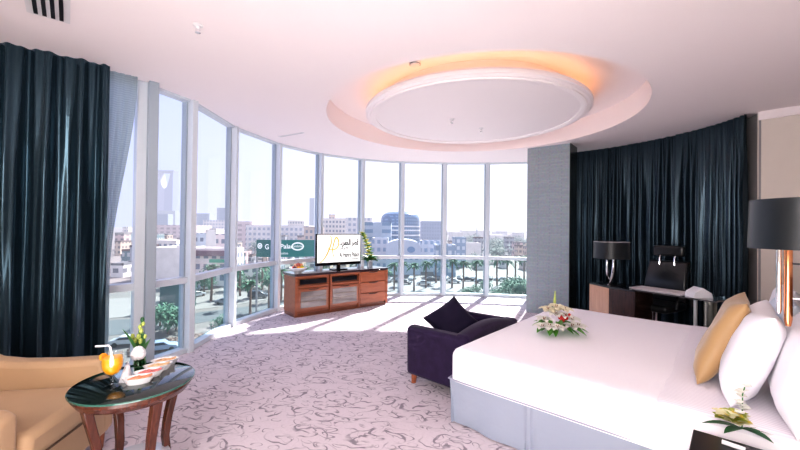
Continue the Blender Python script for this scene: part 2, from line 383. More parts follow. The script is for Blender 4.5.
# ------------------------------------------------------------------ CURTAINS
def resample(pts, n):
    pts = [Vector((*p[:2], 0)) for p in pts]
    # Catmull-Rom
    P_ = [pts[0]*2-pts[1]] + pts + [pts[-1]*2-pts[-2]]; out = []
    for i in range(1, len(P_)-2):
        for k in range(24):
            t = k/24; a, b_, c, d = P_[i-1], P_[i], P_[i+1], P_[i+2]
            out.append(.5*((2*b_)+(c-a)*t+(2*a-5*b_+4*c-d)*t*t+(3*b_-a-3*c+d)*t**3))
    out.append(pts[-1]); ls = [0]
    for a, b_ in zip(out, out[1:]): ls.append(ls[-1]+(b_-a).length)
    res = []; j = 0
    for k in range(n+1):
        s = ls[-1]*k/n
        while j < len(ls)-2 and ls[j+1] < s: j += 1
        f = (s-ls[j])/max(1e-9, ls[j+1]-ls[j]); res.append(out[j].lerp(out[j+1], f))
    return res, ls[-1]
def curtain(name, pts, m, z0, z1, pitch, amp, label, seed=0, n=None, pinch=None, rows=36, side=1):
    rg = random.Random(seed); _, L = resample(pts, 10); n = n or int(L/.012); base, L = resample(pts, n)
    # fold phases with irregular pitch
    ph = []; s = rg.uniform(0, 6); loc = 1.0
    for i in range(n+1):
        if i % 14 == 0: tgt = rg.uniform(.6, 1.5)
        loc += (tgt-loc)*.1; s += 2*PI*(L/n)/pitch*loc; ph.append(s)
    am = [rg.uniform(.5, 1.3) for _ in range(400)]
    bm = B(); G = []
    for r in range(rows+1):
        t = r/rows; z = z1+(z0-z1)*t; row = []
        for i in range(n+1):
            p = base[i]; q = base[min(i+1, n)]-base[max(i-1, 0)]; nn = Vector((q.y, -q.x, 0)).normalized()*side
            k = int(ph[i]/(2*PI)) % 400; fr = (ph[i]/(2*PI)) % 1; aa = am[k]*(1-fr)+am[(k+1) % 400]*fr
            drift = noise.noise(Vector((i*L/n*2.2, t*1.7, seed)))*1.5*t
            w = math.sin(ph[i]+drift); w = (abs(w)**.8)*(1 if w > 0 else -1)
            dd = amp*aa*w*(.35+.65*min(1, t*3)) + .3*amp*math.sin(ph[i]*2.3+t*2+seed) + .35*amp*noise.noise(Vector((i*L/n*5, t*5, seed+9)))
            xy = p + nn*(dd+amp)
            if pinch: xy = pinch(xy, t, i/n)
            row.append(bm.verts.new((xy.x, xy.y, z)))
        G.append(row)
    for r in range(rows):
        for i in range(n): bm.faces.new((G[r][i], G[r][i+1], G[r+1][i+1], G[r+1][i]))
    o = obj(name, bm, m, sharp=False); tag(o, label, 'curtain'); return o
satin = spectint(mat('navy_satin', (.022, .040, .055), .22, metal=.45, spec=1.0, bump=.25, bscale=9), (.55, .85, 1.0))
satin2 = spectint(mat('charcoal_satin', (.014, .024, .033), .27, metal=.3, spec=.9, bump=.08, bscale=20), (.60, .84, 1.0))
def sheer_mat():
    m, nt, b = newmat('sheer'); L = nt.links; N = nt.nodes.new
    b.inputs['Base Color'].default_value = (.30, .37, .39, 1); b.inputs['Roughness'].default_value = .8
    tr = N('ShaderNodeBsdfTransparent'); tl = N('ShaderNodeBsdfTranslucent'); tl.inputs[0].default_value = (.42, .5, .55, 1)
    tc = N('ShaderNodeTexCoord'); wv = N('ShaderNodeTexWave'); wv.bands_direction = 'Z'; wv.inputs['Scale'].default_value = 14
    L.new(tc.outputs['Object'], wv.inputs['Vector'])
    mr = N('ShaderNodeMapRange'); mr.inputs[3].default_value = .05; mr.inputs[4].default_value = .18; L.new(wv.outputs['Fac'], mr.inputs[0])
    m1 = N('ShaderNodeMixShader'); m1.inputs[0].default_value = .45; L.new(b.outputs[0], m1.inputs[1]); L.new(tl.outputs[0], m1.inputs[2])
    m2 = N('ShaderNodeMixShader'); L.new(mr.outputs[0], m2.inputs[0]); L.new(m1.outputs[0], m2.inputs[1]); L.new(tr.outputs[0], m2.inputs[2])
    L.new(m2.outputs[0], nt.nodes['Material Output'].inputs[0]); return m
curtain('curtain', [(-4.12, 2.42), (-3.75, 2.76), (-3.36, 3.04), (-3.05, 3.27), (-2.78, 3.49)], satin, .02, H-.005, .21, .055, 'glossy black navy satin curtain at the left behind the beige armchair', 3, side=1)
def pin(xy, t, s): return xy + Vector((-.17, -.15, 0))*(s**1.3)*(lambda q: q*q*(3-2*q))(min(1, t*1.5))*.85
curtain('sheer_curtain', [(-2.98, 3.44), (-2.88, 3.53), (-2.78, 3.62), (-2.68, 3.715)], sheer_mat(), .02, H-.005, .075, .022, 'thin grey green sheer curtain bunched beside the dark left curtain', 5, pinch=pin)
curtain('curtain', [(3.10, 7.22), (3.38, 7.02), (3.74, 6.66), (4.04, 6.22), (4.27, 5.7), (4.39, 5.15), (4.40, 4.72), (4.375, 4.60)], satin2, .02, H-.005, .125, .04, 'long charcoal satin curtain hanging behind the glass desk', 11, side=1)

exec_marker = True

# ------------------------------------------------------------------ BED  (local: x along v, y along u)
bang = math.atan2(v.y, v.x)
bed = thing('bed', 'wide bed with white cover and grey satin skirt, bouquet lying on it', 'bed', (Cb.x, Cb.y, 0), 0)
MB_ = Matrix(((v.x, u.x, 0, 0), (v.y, u.y, 0, 0), (0, 0, 1, 0), (0, 0, 0, 1)))   # note: left-handed pair, so geometry is baked through it
def bedM(bm_): bmesh.ops.transform(bm_, matrix=MB_, verts=bm_.verts)
BW, BL, BH = 2.28, 2.20, .58
linen = mat('white_linen', (.97, .93, .98), .75, bump=.12, bscale=9, sheen=.1)
bm = B(); box(bm, (BW/2, BL/2, .21), (BW-.1, BL-.08, .36)); bedM(bm); obj('box_base', bm, mat('base_fabric', (.3, .3, .33), .8), bed, smooth=False)
# mattress cover: rounded slab with soft dents
def softslab(x0, x1, y0, y1, z0, z1, r, nx, ny, amp, seed, rt=.07):
    bm = B(); G = []
    def prof(s, lo, hi):    # s in -1..1 extended over edges -> (pos, drop)
        return s
    xs = []; 
    def axis(lo, hi, n):
        out = [(lo, -1.0), (lo, -.55)]
        for k in range(5): a = k/4*PI/2; out.append((lo+r-r*math.cos(a), -(1-math.sin(a))*r/(z1-z0)))
        for k in range(1, n): out.append((lo+r+(hi-lo-2*r)*k/n, 0))
        for k in range(5): a = (4-k)/4*PI/2; out.append((hi-r+r*math.cos(a), -(1-math.sin(a))*r/(z1-z0)))
        out += [(hi, -.55), (hi, -1.0)]; return out
    X = axis(x0, x1, nx); Y = axis(y0, y1, ny)
    for (x, dx) in X:
        row = []
        for (y, dy) in Y:
            d = min(dx, dy); z = z1+(z1-z0)*d
            if dx < 0 and dy < 0:   # corner rounding
                d = max(-1, -math.hypot(dx, dy)) ; z = z1+(z1-z0)*d
            nz = noise.noise(Vector((x*1.7, y*1.7, seed)))*amp + noise.noise(Vector((x*5, y*5, seed+3)))*amp*.35
            # round vertical corners
            xx, yy = x, y; cx = x0+rt if x < x0+rt else (x1-rt if x > x1-rt else None); cy = y0+rt if y < y0+rt else (y1-rt if y > y1-rt else None)
            if cx is not None and cy is not None:
                q = Vector((x-cx, y-cy)); mm = max(abs(q.x), abs(q.y))
                if q.length > 1e-6: q = q*(mm/q.length); xx, yy = cx+q.x, cy+q.y
            row.append(bm.verts.new((xx+nz*(.6 if d < -.3 else 0), yy+nz*(.6 if d < -.3 else 0), z+(nz if d > -.3 else 0))))
        G.append(row)
    for i in range(len(X)-1):
        for j in range(len(Y)-1): bm.faces.new((G[i][j], G[i+1][j], G[i+1][j+1], G[i][j+1]))
    return bm
bm = softslab(-.01, BW+.01, -.01, BL-.02, .335, BH, .07, 36, 36, .006, 2, .09); bedM(bm); cov = obj('bed_cover', bm, linen, bed)
def stripes():
    m, nt, b = newmat('striped_sheet'); L = nt.links; N = nt.nodes.new
    tc = N('ShaderNodeTexCoord'); mp = N('ShaderNodeMapping'); mp.inputs['Rotation'].default_value = (0, 0, -bang); L.new(tc.outputs['Object'], mp.inputs[0])
    wv = N('ShaderNodeTexWave'); wv.bands_direction = 'X'; wv.inputs['Scale'].default_value = 14; L.new(mp.outputs[0], wv.inputs['Vector'])
    cr = N('ShaderNodeValToRGB'); cr.color_ramp.elements[0].position = .35; cr.color_ramp.elements[1].position = .65
    cr.color_ramp.elements[0].color = (.85, .81, .87, 1); cr.color_ramp.elements[1].color = (.97, .93, .98, 1); L.new(wv.outputs['Fac'], cr.inputs[0])
    L.new(cr.outputs[0], b.inputs['Base Color']); b.inputs['Roughness'].default_value = .6; return m
ST = stripes()
bm = softslab(-.017, BW+.017, 1.28, BL-.015, .325, BH+.008, .07, 30, 14, .005, 8, .09); bedM(bm); obj('striped_sheet', bm, ST, bed)['label'] = 'satin striped sheet at the pillow end'
# fold of the cover
# skirt
def skirt():
    bm = B(); rg = random.Random(4)
    path = [(BW-.02, .0), (.0, .0), (.0, BL)]
    path = [Vector((BW, 0)), Vector((.0, .0)), Vector((.0, BL))]
    pp = []
    def seg(a, b_, pl):
        L = (b_-a).length; n = int(L/.02)
        d = (b_-a)/L; nn = Vector((d.y, -d.x))
        for i in range(n+1):
            s = i/n*L; off = .0
            for q in pl:
                if abs(s-q) < .022: off = .03*(1-abs(s-q)/.022)
            pp.append((a+d*s, nn, off, s))
    seg(path[0], path[1], [.5, 1.1, 1.7]); seg(path[1], path[2], [.62, .655, 1.25, 1.8])
    rows = 10; G = []
    for r in range(rows+1):
        t = r/rows; row = []
        for (p, nn, off, s) in pp:
            wv = .014*t*math.sin(s*9+1)+.006*math.sin(s*23+t*3)*(.3+t)+.010*t*noise.noise(Vector((s*7, t*3, 1)))
            q = p - nn*(off*(.4+.6*t)) + nn*(.0+.02*t+wv)*1
            row.append(bm.verts.new((q.x, q.y, .345-(.345-.008)*t)))
        G.append(row)
    for r in range(rows):
        for i in range(len(pp)-1): bm.faces.new((G[r][i], G[r][i+1], G[r+1][i+1], G[r+1][i]))
    return bm
bm = skirt(); bedM(bm); obj('bed_skirt', bm, mat('grey_satin', (.32, .36, .44), .25, spec=.8, bump=1.6, bscale=5), bed)
bm = B()
tube(bm, [(0, 2.2, .345), (-.012, .05, .345), (-.006, -.006, .345), (.05, -.012, .345), (BW, -.012, .345)], .006, 6); bedM(bm); obj('piping', bm, mat('piping', (.3, .3, .38), .6), bed)
bm = B(); box(bm, (BW/2, BL+.055, .62), (BW+.5, .08, 1.2)); bedM(bm); obj('headboard', bm, mat('headboard', (.20, .12, .08), .5), bed, bev=.02)

# pillows
def pillow_bm(w, h, t, seed, flange=.0):
    bm = B(); n = 18; G = {}
    for sgn in (1, -1):
        for i in range(n+1):
            for j in range(n+1):
                a = math.sin((i/n*2-1)*PI/2); b_ = math.sin((j/n*2-1)*PI/2)
                edge = (i in (0, n) or j in (0, n))
                if sgn == -1 and edge: G[(sgn, i, j)] = G[(1, i, j)]; continue
                f = max(0, (1-a**4))*max(0, (1-b_**4)); f = f**.5
                pull = 1-.13*(1-abs(a)**2)*abs(b_)**3; pull2 = 1-.13*(1-abs(b_)**2)*abs(a)**3
                z = sgn*t/2*f*(1+.12*noise.noise(Vector((a*2, b_*2, seed))))+.012*noise.noise(Vector((a*3, b_*3, seed+5)))
                G[(sgn, i, j)] = bm.verts.new((a*w/2*pull2, b_*h/2*pull, z))
        for i in range(n):
            for j in range(n):
                f = (G[(sgn, i, j)], G[(sgn, i+1, j)], G[(sgn, i+1, j+1)], G[(sgn, i, j+1)])
                bm.faces.new(f if sgn == 1 else f[::-1])
    return bm
def place_pillow(name, x, y, w, h, t, lean, m, label, seed, twist=0, z=BH+.01, roll=0, cat='pillow'):
    # stands on its long edge, leaning back towards the headboard (+y local)
    bm = pillow_bm(w, h, t, seed)
    M = T(x, y, z) @ RZ(twist) @ RX(PI/2-lean) @ RZ(roll) @ T(0, h/2*(abs(math.cos(roll))+.0)+(w/2*abs(math.sin(roll))), 0)
    bmesh.ops.transform(bm, matrix=M, verts=bm.verts); bedM(bm)
    bmesh.ops.translate(bm, vec=(Cb.x, Cb.y, 0), verts=bm.verts)
    c = sum((q.co for q in bm.verts), Vector())/len(bm.verts); bmesh.ops.translate(bm, vec=-c, verts=bm.verts)
    o = obj(name, bm, m, loc=c, sharp=False, sub=1); tag(o, label, cat); return o
gold = mat('gold_satin', (.40, .245, .11), .45, sheen=.3, spec=.5, bump=.2, bscale=25)
wp = mat('pillow_cotton', (.88, .86, .90), .7, bump=.06, bscale=12)
blueish = mat('pillow_shade', (.70, .76, .86), .7, bump=.06, bscale=12)  # white cotton with bluish shading put into its colour
place_pillow('throw_pillow', .71, 1.47, .55, .56, .15, .40, gold, 'gold satin cushion standing at the front of the white pillows', 1)
place_pillow('pillow', .54, 1.62, .70, .52, .19, .33, wp, 'plump white pillow directly behind the gold cushion', 2)
place_pillow('pillow', .34, 1.84, .74, .52, .20, .24, wp, 'white pillow nearest the camera at the right edge of the picture', 3)
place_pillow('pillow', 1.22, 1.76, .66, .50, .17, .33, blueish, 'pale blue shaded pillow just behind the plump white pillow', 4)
place_pillow('pillow', 1.86, 1.86, .62, .50, .17, .22, wp, 'white pillow on the far side of the bed, half hidden behind the lamp', 6)

# ------------------------------------------------------------------ SOFA at the foot of the bed
velvet = mat('purple_velvet', (.026, .015, .046), .8, sheen=.10, spec=.15, var=.5, vscale=14, bump=.15, bscale=20)
# local x along v (length), y away from bed (-u)
so = thing('armchair', 'low dark purple velvet armchair at the foot of the bed', 'armchair', (Cb.x, Cb.y, 0))
MS = Matrix(((v.x, -u.x, 0, 0), (v.y, -u.y, 0, 0), (0, 0, 1, 0), (0, 0, 0, 1)))
def sM(b_): bmesh.ops.transform(b_, matrix=MS, verts=b_.verts)
SX0, SX1, SD = .32, 1.33, .68
def prism_yz(bm, pts, x0, x1):
    a = [bm.verts.new((x0, p[0], p[1])) for p in pts]; b_ = [bm.verts.new((x1, p[0], p[1])) for p in pts]; n = len(pts)
    bm.faces.new(a); bm.faces.new(b_[::-1])
    for i in range(n): bm.faces.new((a[i], b_[i], b_[(i+1) % n], a[(i+1) % n]))
bm = B(); box(bm, ((SX0+SX1)/2, .04+SD/2, .20), (SX1-SX0-.06, SD-.02, .20)); sM(bm); obj('seat_base', bm, velvet, so, bev=.02)
bm = B(); box(bm, ((SX0+SX1)/2, .10+SD/2, .32), (SX1-SX0-.26, SD-.12, .12)); sM(bm); obj('seat_cushion', bm, velvet, so, bev=.04)
for x0, x1 in ((SX0, SX0+.13), (SX1-.13, SX1)):
    bm = B(); prism_yz(bm, [(.05, .09), (.05, .57), (.42, .56), (SD+.03, .555), (SD+.06, .53), (SD+.05, .09)], x0, x1); sM(bm); obj('arm', bm, velvet, so, bev=.035)
bm = B()   # back with a gentle crown
n = 16; ring = []
for i in range(n+1):
    x = SX0+.02+(SX1-SX0-.04)*i/n; t = i/n; top = .575+.055*math.sin(PI*min(1, t*1.15))**.8 if t < .87 else .575+.055*math.sin(PI*min(1, t*1.15))**.8
    ring.append([bm.verts.new((x, y, z)) for y, z in ((.04, .1), (.04, top-.02), (.07, top), (.16, top), (.20, top-.03), (.23, .1))])
for a, b_ in zip(ring, ring[1:]):
    for j in range(6): bm.faces.new((a[j], a[(j+1) % 6], b_[(j+1) % 6], b_[j]))
bm.faces.new(ring[0]); bm.faces.new(ring[-1][::-1]); sM(bm); obj('backrest', bm, velvet, so, bev=.02)
lw = wood('sofa_leg_wood', (.25, .07, .03), (.38, .12, .05), .35)
for x in (SX0+.06, SX1-.06):
    for y in (.1, SD-.01):
        bm = B(); tube(bm, [(x, y, .11), (x, y+.01, 0)], [.032, .022], 12); sM(bm); obj('leg', bm, lw, so)
# cushion on the sofa, standing on a corner
bm = pillow_bm(.44, .44, .17, 21)
bmesh.ops.transform(bm, matrix=T(.555, 3.86, .535) @ RZ(-.12) @ RX(PI/2-.72) @ RZ(math.radians(40)), verts=bm.verts)
c = sum((q.co for q in bm.verts), Vector())/len(bm.verts); bmesh.ops.translate(bm, vec=-c, verts=bm.verts)
tag(obj('cushion', bm, sharp=False, m=mat('dark_velvet', (.014, .010, .030), .75, sheen=.08, spec=.15, bump=.1, bscale=20), loc=c), 'dark blue black velvet cushion leaning in the purple armchair', 'cushion')

# ------------------------------------------------------------------ CONSOLE
cw = wood('console_wood', (.26, .075, .032), (.36, .115, .05), .3, 1.6)
cw2 = wood('console_wood_dark', (.16, .045, .02), (.22, .07, .03), .3, 1.6)
A_ = P(294.4, 318.3, 0); B_ = P(387, 304, 0); dd = B_-A_; CL = dd.length; ca = math.atan2(dd.y, dd.x)
CH = .72; CDp = .48
con = thing('console_cabinet', 'low reddish wood television cabinet with two glass doors and three drawers', 'cabinet', A_, ca)
bm = B(); box(bm, (CL/2, CDp/2+.01, .37), (CL-.02, CDp-.04, .62)); 
obj('carcass', bm, cw, con, smooth=False, bev=.004)
bm = B(); box(bm, (CL/2, CDp/2, .03), (CL-.03, CDp-.05, .06)); obj('plinth', bm, cw2, con, smooth=False)
bm = B(); box(bm, (CL/2, CDp/2, CH-.02), (CL+.02, CDp+.02, .04)); obj('top', bm, mat('console_top', (.05, .03, .035), .08, coat=1), con, bev=.004)['label'] = 'dark polished top'
for x in (.025, CL*.345, CL*.655, CL-.025):
    bm = B(); box(bm, (x, .012, .355), (.05 if x in (.025, CL-.025) else .03, .05, .65)); obj('stile', bm, cw, con, smooth=False, bev=.003)
for k in (0, 1):
    x0 = .055+(CL*.31)*k; x1 = x0+CL*.31-.035 if k == 0 else CL*.655-.018; xc = (x0+x1)/2; w = x1-x0
    # upper shelf rail with dark media slot
    bm = B(); box(bm, (xc, .012, .665), (w, .035, .04)); box(bm, (xc, .012, .50), (w, .035, .03)); obj('rail', bm, cw, con, smooth=False)
    bm = B(); box(bm, (xc, .004, .583), (w-.07, .025, .085)); obj('slot', bm, black_gloss, con, smooth=False, bev=.003)['label'] = 'black glossy media slot'
    dr = obj('door', (lambda b: (box(b, (xc, .005, .285), (w, .03, .37)), b)[1])(B()), cw, con, smooth=False, bev=.004)
    bm = B(); box(bm, (xc, -.012, .285), (w-.09, .008, .27)); g = obj('door_glass', bm, mat('smoked_glass', (.17, .15, .14), .12, var=.6, vscale=5, coat=1), dr, smooth=False); g['label'] = 'reflecting glass panel'
    for q in (.2, .3, .38):
        pass
    bm = B(); box(bm, (xc, -.018, .25), (w-.09, .004, .006)); box(bm, (xc, -.018, .33), (w-.09, .004, .006)); obj('streak_bar', bm, mat('streak_dull', (.25, .2, .15), .3, .6), dr, smooth=False)  # thin bars in place of the streaks on the door glass
    bm = B(); tube(bm, [(xc-.09, -.01, .455), (xc, -.025, .447), (xc+.09, -.01, .455)], .006, 8); obj('handle', bm, black_matt, dr)
x0 = CL*.655+.02; x1 = CL-.055
for z0, z1 in ((.085, .265), (.275, .475), (.485, .675)):
    dr = obj('drawer', (lambda b: (box(b, ((x0+x1)/2, .0, (z0+z1)/2), (x1-x0, .03, z1-z0)), b)[1])(B()), cw, con, smooth=False, bev=.004)
    xm = (x0+x1)/2; bm = B(); tube(bm, [(xm-.10, -.014, z1-.012), (xm, -.028, z1-.02), (xm+.10, -.014, z1-.012)], .007, 8); obj('handle', bm, black_matt, dr)

# TV
CM = T(*A_) @ RZ(ca)
tvx = CL*.505
tvb = CM @ Vector((tvx, .24, CH))
tl = D(315.5, 234.3, tvb.y-.1); 
tv = thing('television', 'flat television on the cabinet showing a gold and black hotel logo', 'television', tvb, ca-.03)
TW, TH = .95, .60; TZ = .085
bm = B(); box(bm, (0, .02, TZ+TH/2-.01), (TW, .04, TH-.02)); obj('casing', bm, black_gloss, tv, bev=.008)
bm = B(); box(bm, (0, -.004, TZ+TH/2+.01), (TW-.05, .006, TH-.09)); scr = obj('screen', bm, mat('lit_screen', (.6, .6, .6), .4, emis=(1, 1, .97), estr=.75), tv, smooth=False)
scr['label'] = 'bright white screen'
bm = B(); box(bm, (0, .03, .05), (.07, .03, .1)); box(bm, (0, .03, .008), (.30, .17, .014)); obj('stand', bm, black_gloss, tv, bev=.004)
goldm = mat('logo_gold', (.62, .42, .06), .5, emis=(.65, .42, .05), estr=.4); inkm = mat('logo_ink', (.01, .01, .01), .6)
def sp(x, z): return Vector((-TW/2+.025+x*(TW-.05), -.0095, TZ+.035+.01+z*(TH-.09)))
def stroke(ptsl, r):
    bm = B(); P_ = [sp(*p) for p in ptsl]
    q, _ = resample([(p.x, p.z) for p in P_], 30)
    n = len(q)
    for i, (a, b_) in enumerate(zip(q, q[1:])):
        d = (b_-a).normalized(); s = Vector((-d.y, d.x, 0)); r1 = r*(.35+.65*math.sin(PI*i/n)); r2 = r*(.35+.65*math.sin(PI*(i+1)/n))
        vv = [a-s*r1, b_-s*r2, b_+s*r2, a+s*r1]; bm.faces.new([bm.verts.new((k.x, -.0095, k.y)) for k in vv])
    return bm
LG = [[(.03, .07), (.08, .05), (.16, .18), (.24, .42), (.30, .70), (.31, .88), (.29, .96), (.25, .93)],
      [(.22, .60), (.25, .50), (.32, .48), (.40, .50), (.46, .60), (.475, .76), (.44, .90), (.405, .92), (.375, .78), (.345, .60), (.335, .40), (.37, .20)],
      [(.32, .48), (.42, .60), (.42, .80), (.36, .92)]]
bm = B()
lg = None
for s_ in LG[:2]:
    b2 = stroke(s_, .013); o = obj('logo_stroke', b2, goldm, scr, smooth=False)
def tvtext(body, x, z, size, bold=.0, fit=None): textpart(body, size, inkm, scr, T(*sp(x, z)) @ RX(PI/2), bold=bold, fit=fit*(TW-.05))
tvtext("\uFE80\uFE8D\uFEAE\uFEE4\uFEA4\uFEDF\uFE8D \uFEAE\uFEBC\uFED7", .50, .64, .15, .006, .455)
tvtext("Al Hamra Palace", .50, .20, .125, .0018, .47)
tvtext("\uFE91\uFE8E\uFEF4\uFEDF\uFE8D", .51, .49, .07, .001, .18)
tvtext("hotels", .78, .10, .035, .0006, .17)
bm = B(); box(bm, (0, -.003, TZ+.018), (.04, .004, .008)); obj('maker_badge', bm, chrome, tv, smooth=False)

# fruit bowl
fbp = CM @ Vector((.135, .18, CH))
fbp = fbp + Vector((0, 0, 0))
fb = thing('fruit_bowl', 'white porcelain bowl on the left end of the television cabinet', 'bowl', fbp)
bm = B(); lathe(bm, [(0, .0), (.06, .0), (.065, .012), (.10, .03), (.135, .065), (.15, .095), (.143, .095), (.128, .068), (.095, .038), (0, .022)], 32); obj('bowl_body', bm, mat('porcelain', (.85, .85, .87), .15, coat=.5), fb)
FR = [('red apple in the white bowl, at its left', 'apple', (-.06, -.04, .085), .038, (.55, .06, .04)), ('small orange at the front of the white bowl', 'orange', (.02, -.06, .085), .038, (.85, .33, .03)),
      ('green pear half hidden in the white bowl', 'pear', (.07, .0, .09), .034, (.35, .38, .06)), ('pink red apple on top of the fruit pile', 'apple', (.0, .0, .135), .04, (.60, .15, .10)),
      ('yellow lemon at the right of the bowl', 'lemon', (.075, -.045, .088), .03, (.85, .62, .05)), ('dark plum at the front left of the bowl', 'plum', (-.03, -.085, .085), .026, (.08, .03, .04)), ('peach at the top right of the fruit pile', 'peach', (.045, .03, .13), .034, (.8, .35, .18)), ('peach at the top left of the fruit pile', 'peach', (-.05, .02, .125), .034, (.78, .45, .28))]
for lb, nm, p, r, c in FR:
    t = thing(nm, lb, 'fruit', fbp+Vector(p), 0, 'fruit in the white bowl')
    bm = B(); prof = [(0, -r*.82)]+[(r*math.sin(a)*(1.02), -r*math.cos(a)*(.93 if nm != 'pear' else 1.2)) for a in [PI*k/10 for k in range(1, 10)]]+[(0, r*.78)]
    lathe(bm, prof, 20); obj('flesh', bm, mat('fruit_'+nm+str(int(c[1]*100)), c, .3, var=.2, vscale=30), t)
    bm = B(); tube(bm, [(0, 0, r*.75), (.004, 0, r*1.15)], .003, 6); obj('stem', bm, mat('stem_brown', (.12, .07, .03), .7), t)

# flower arrangement beside the TV
fap = CM @ Vector((CL*.86, .22, CH))
fa = thing('flower_arrangement', 'tall leaning green and yellow flower arrangement on the cabinet beside the television', 'flowers', fap)
bm = B(); lathe(bm, [(0, 0), (.05, 0), (.055, .01), (.05, .08), (.06, .15), (.055, .15), (.045, .08), (.045, .02), (0, .02)], 24); obj('vase', bm, mat('frosted_vase', (.75, .8, .85), .1, trans=.3), fa)
green = mat('leaf_green', (.045, .20, .05), .45, var=.4, vscale=30); lime = mat('leaf_lime', (.36, .42, .06), .5, var=.3, vscale=30)
dkgreen = mat('leaf_dark', (.02, .10, .035), .4, var=.4, vscale=20)
bm = B(); rg = random.Random(8)
for i in range(34):
    a = rg.uniform(0, 2*PI); leafmesh(bm, (0, 0, .14), (math.cos(a), math.sin(a), rg.uniform(.2, 1.3)), rg.uniform(.14, .30), .085, .35)
obj('foliage', bm, green, fa)
axis = [Vector((-.0, 0, .15)), Vector((-.02, 0, .30)), Vector((-.06, 0, .45)), Vector((-.12, 0, .60)), Vector((-.16, 0, .68))]
bm = B(); tube(bm, axis, .007, 8); obj('stem', bm, green, fa)
for i in range(26):
    t = i/25; k = min(3, int(t*4)); p = axis[k].lerp(axis[k+1], t*4-k); a = i*2.4; r = .075*(1-t*.6)
    bm = B(); c = p+Vector((math.cos(a)*r*.6, math.sin(a)*r*.6, 0))
    for j in range(5):
        b2 = a+j*2*PI/5; leafmesh(bm, c, (math.cos(b2), math.sin(b2), .6), .095*(1-.35*t), .07, .1, 4)
    obj('bloom', bm, [lime, mat('bloom_yellow', (.80, .70, .18), .5), mat('leaf_mid', (.12, .28, .06), .5)][i % 3], fa)
bm = B()
for i in range(7):
    a = -1.2+i*.35; leafmesh(bm, (.04, -.03, .15), (math.cos(a)*1, math.sin(a), .5), .12, .05, .5)
obj('white_petals', bm, mat('petal_white', (.85, .84, .78), .5), fa)

# ------------------------------------------------------------------ ARMCHAIR
tan = mat('tan_upholstery', (.44, .29, .17), .7, sheen=.15, bump=.08, bscale=300, var=.05)
# local: +x = front of the chair
ach = thing('armchair', 'beige upholstered armchair in front of the dark left curtain', 'armchair', (-2.30, 2.065, 0), math.radians(9))
CWd = .92; FX = .42
bm = B(); box(bm, (.0, 0, .20), (.80, CWd-.1, .20)); obj('seat_base', bm, tan, ach, bev=.02)
bm = B(); box(bm, (.06, 0, .375), (.74, CWd-.30, .16)); obj('seat_cushion', bm, tan, ach, bev=.045)
bm = B(); tube(bm, [(.43, -(CWd-.32)/2, .31), (.43, (CWd-.32)/2, .31)], .006, 6); obj('gap_line', bm, mat('gap_dark', (.10, .06, .035), .8), ach)  # dark line drawn for the shaded gap below the seat cushion
for s in (-1, 1):
    y0 = s*(CWd/2-.14); y1 = s*(CWd/2)
    bm = B(); a = []; b_ = []
    pr = [(.40, .10), (.41, .58), (.36, .605), (.1, .60), (-.12, .605), (-.26, .625), (-.38, .69), (-.46, .76), (-.48, .10)]
    a = [bm.verts.new((x, y0, z)) for x, z in pr]; b_ = [bm.verts.new((x, y1, z)) for x, z in pr]
    bm.faces.new(a); bm.faces.new(b_[::-1])
    for i in range(len(pr)): bm.faces.new((a[i], b_[i], b_[(i+1) % len(pr)], a[(i+1) % len(pr)]))
    obj('arm', bm, tan, ach, bev=.035)
bm = B(); prof = [(-.34, .1), (-.30, .60), (-.36, .90), (-.44, .93), (-.50, .88), (-.47, .1)]
a = [bm.verts.new((x, -CWd/2+.10, z)) for x, z in prof]; b_ = [bm.verts.new((x, CWd/2-.10, z)) for x, z in prof]
bm.faces.new(a); bm.faces.new(b_[::-1])
for i in range(len(prof)): bm.faces.new((a[i], b_[i], b_[(i+1) % len(prof)], a[(i+1) % len(prof)]))
obj('backrest', bm, tan, ach, bev=.04)
for x in (.36, -.40):
    for y in (-.37, .37):
        bm = B(); tube(bm, [(x, y, .11), (x, y, 0)], [.03, .022], 10); obj('leg', bm, lw, ach)

# ------------------------------------------------------------------ SIDE TABLE
tcx, tcy, tr, th = -1.525, 2.145, .298, .60
dw = wood('table_wood', (.055, .016, .010), (.12, .036, .02), .25, 3, 'Z')
st = thing('side_table', 'round dark wood table with glass top beside the beige armchair', 'table', (tcx, tcy, 0))
bm = B(); lathe(bm, [(0, th-.012), (tr, th-.012), (tr+.004, th-.008), (tr+.004, th-.003), (tr, th), (0, th)], 64)
tg = obj('glass_top', bm, mat('tabletop_glass', (.012, .020, .018), .03, coat=1), st); tg['label'] = 'dark reflecting glass top with green edge'
bm = B(); lathe(bm, [(tr+.001, th-.0115), (tr+.005, th-.009), (tr+.005, th-.003), (tr+.001, th+.0005)], 64); obj('glass_edge', bm, mat('glass_edge', (.02, .10, .075), .1, coat=1), tg)
bm = B(); lathe(bm, [(0, th-.015), (tr-.012, th-.015), (tr-.008, th-.03), (tr-.03, th-.065), (tr-.055, th-.075), (tr-.07, th-.06), (tr-.07, th-.03), (0, th-.03)], 64); obj('apron', bm, dw, st)
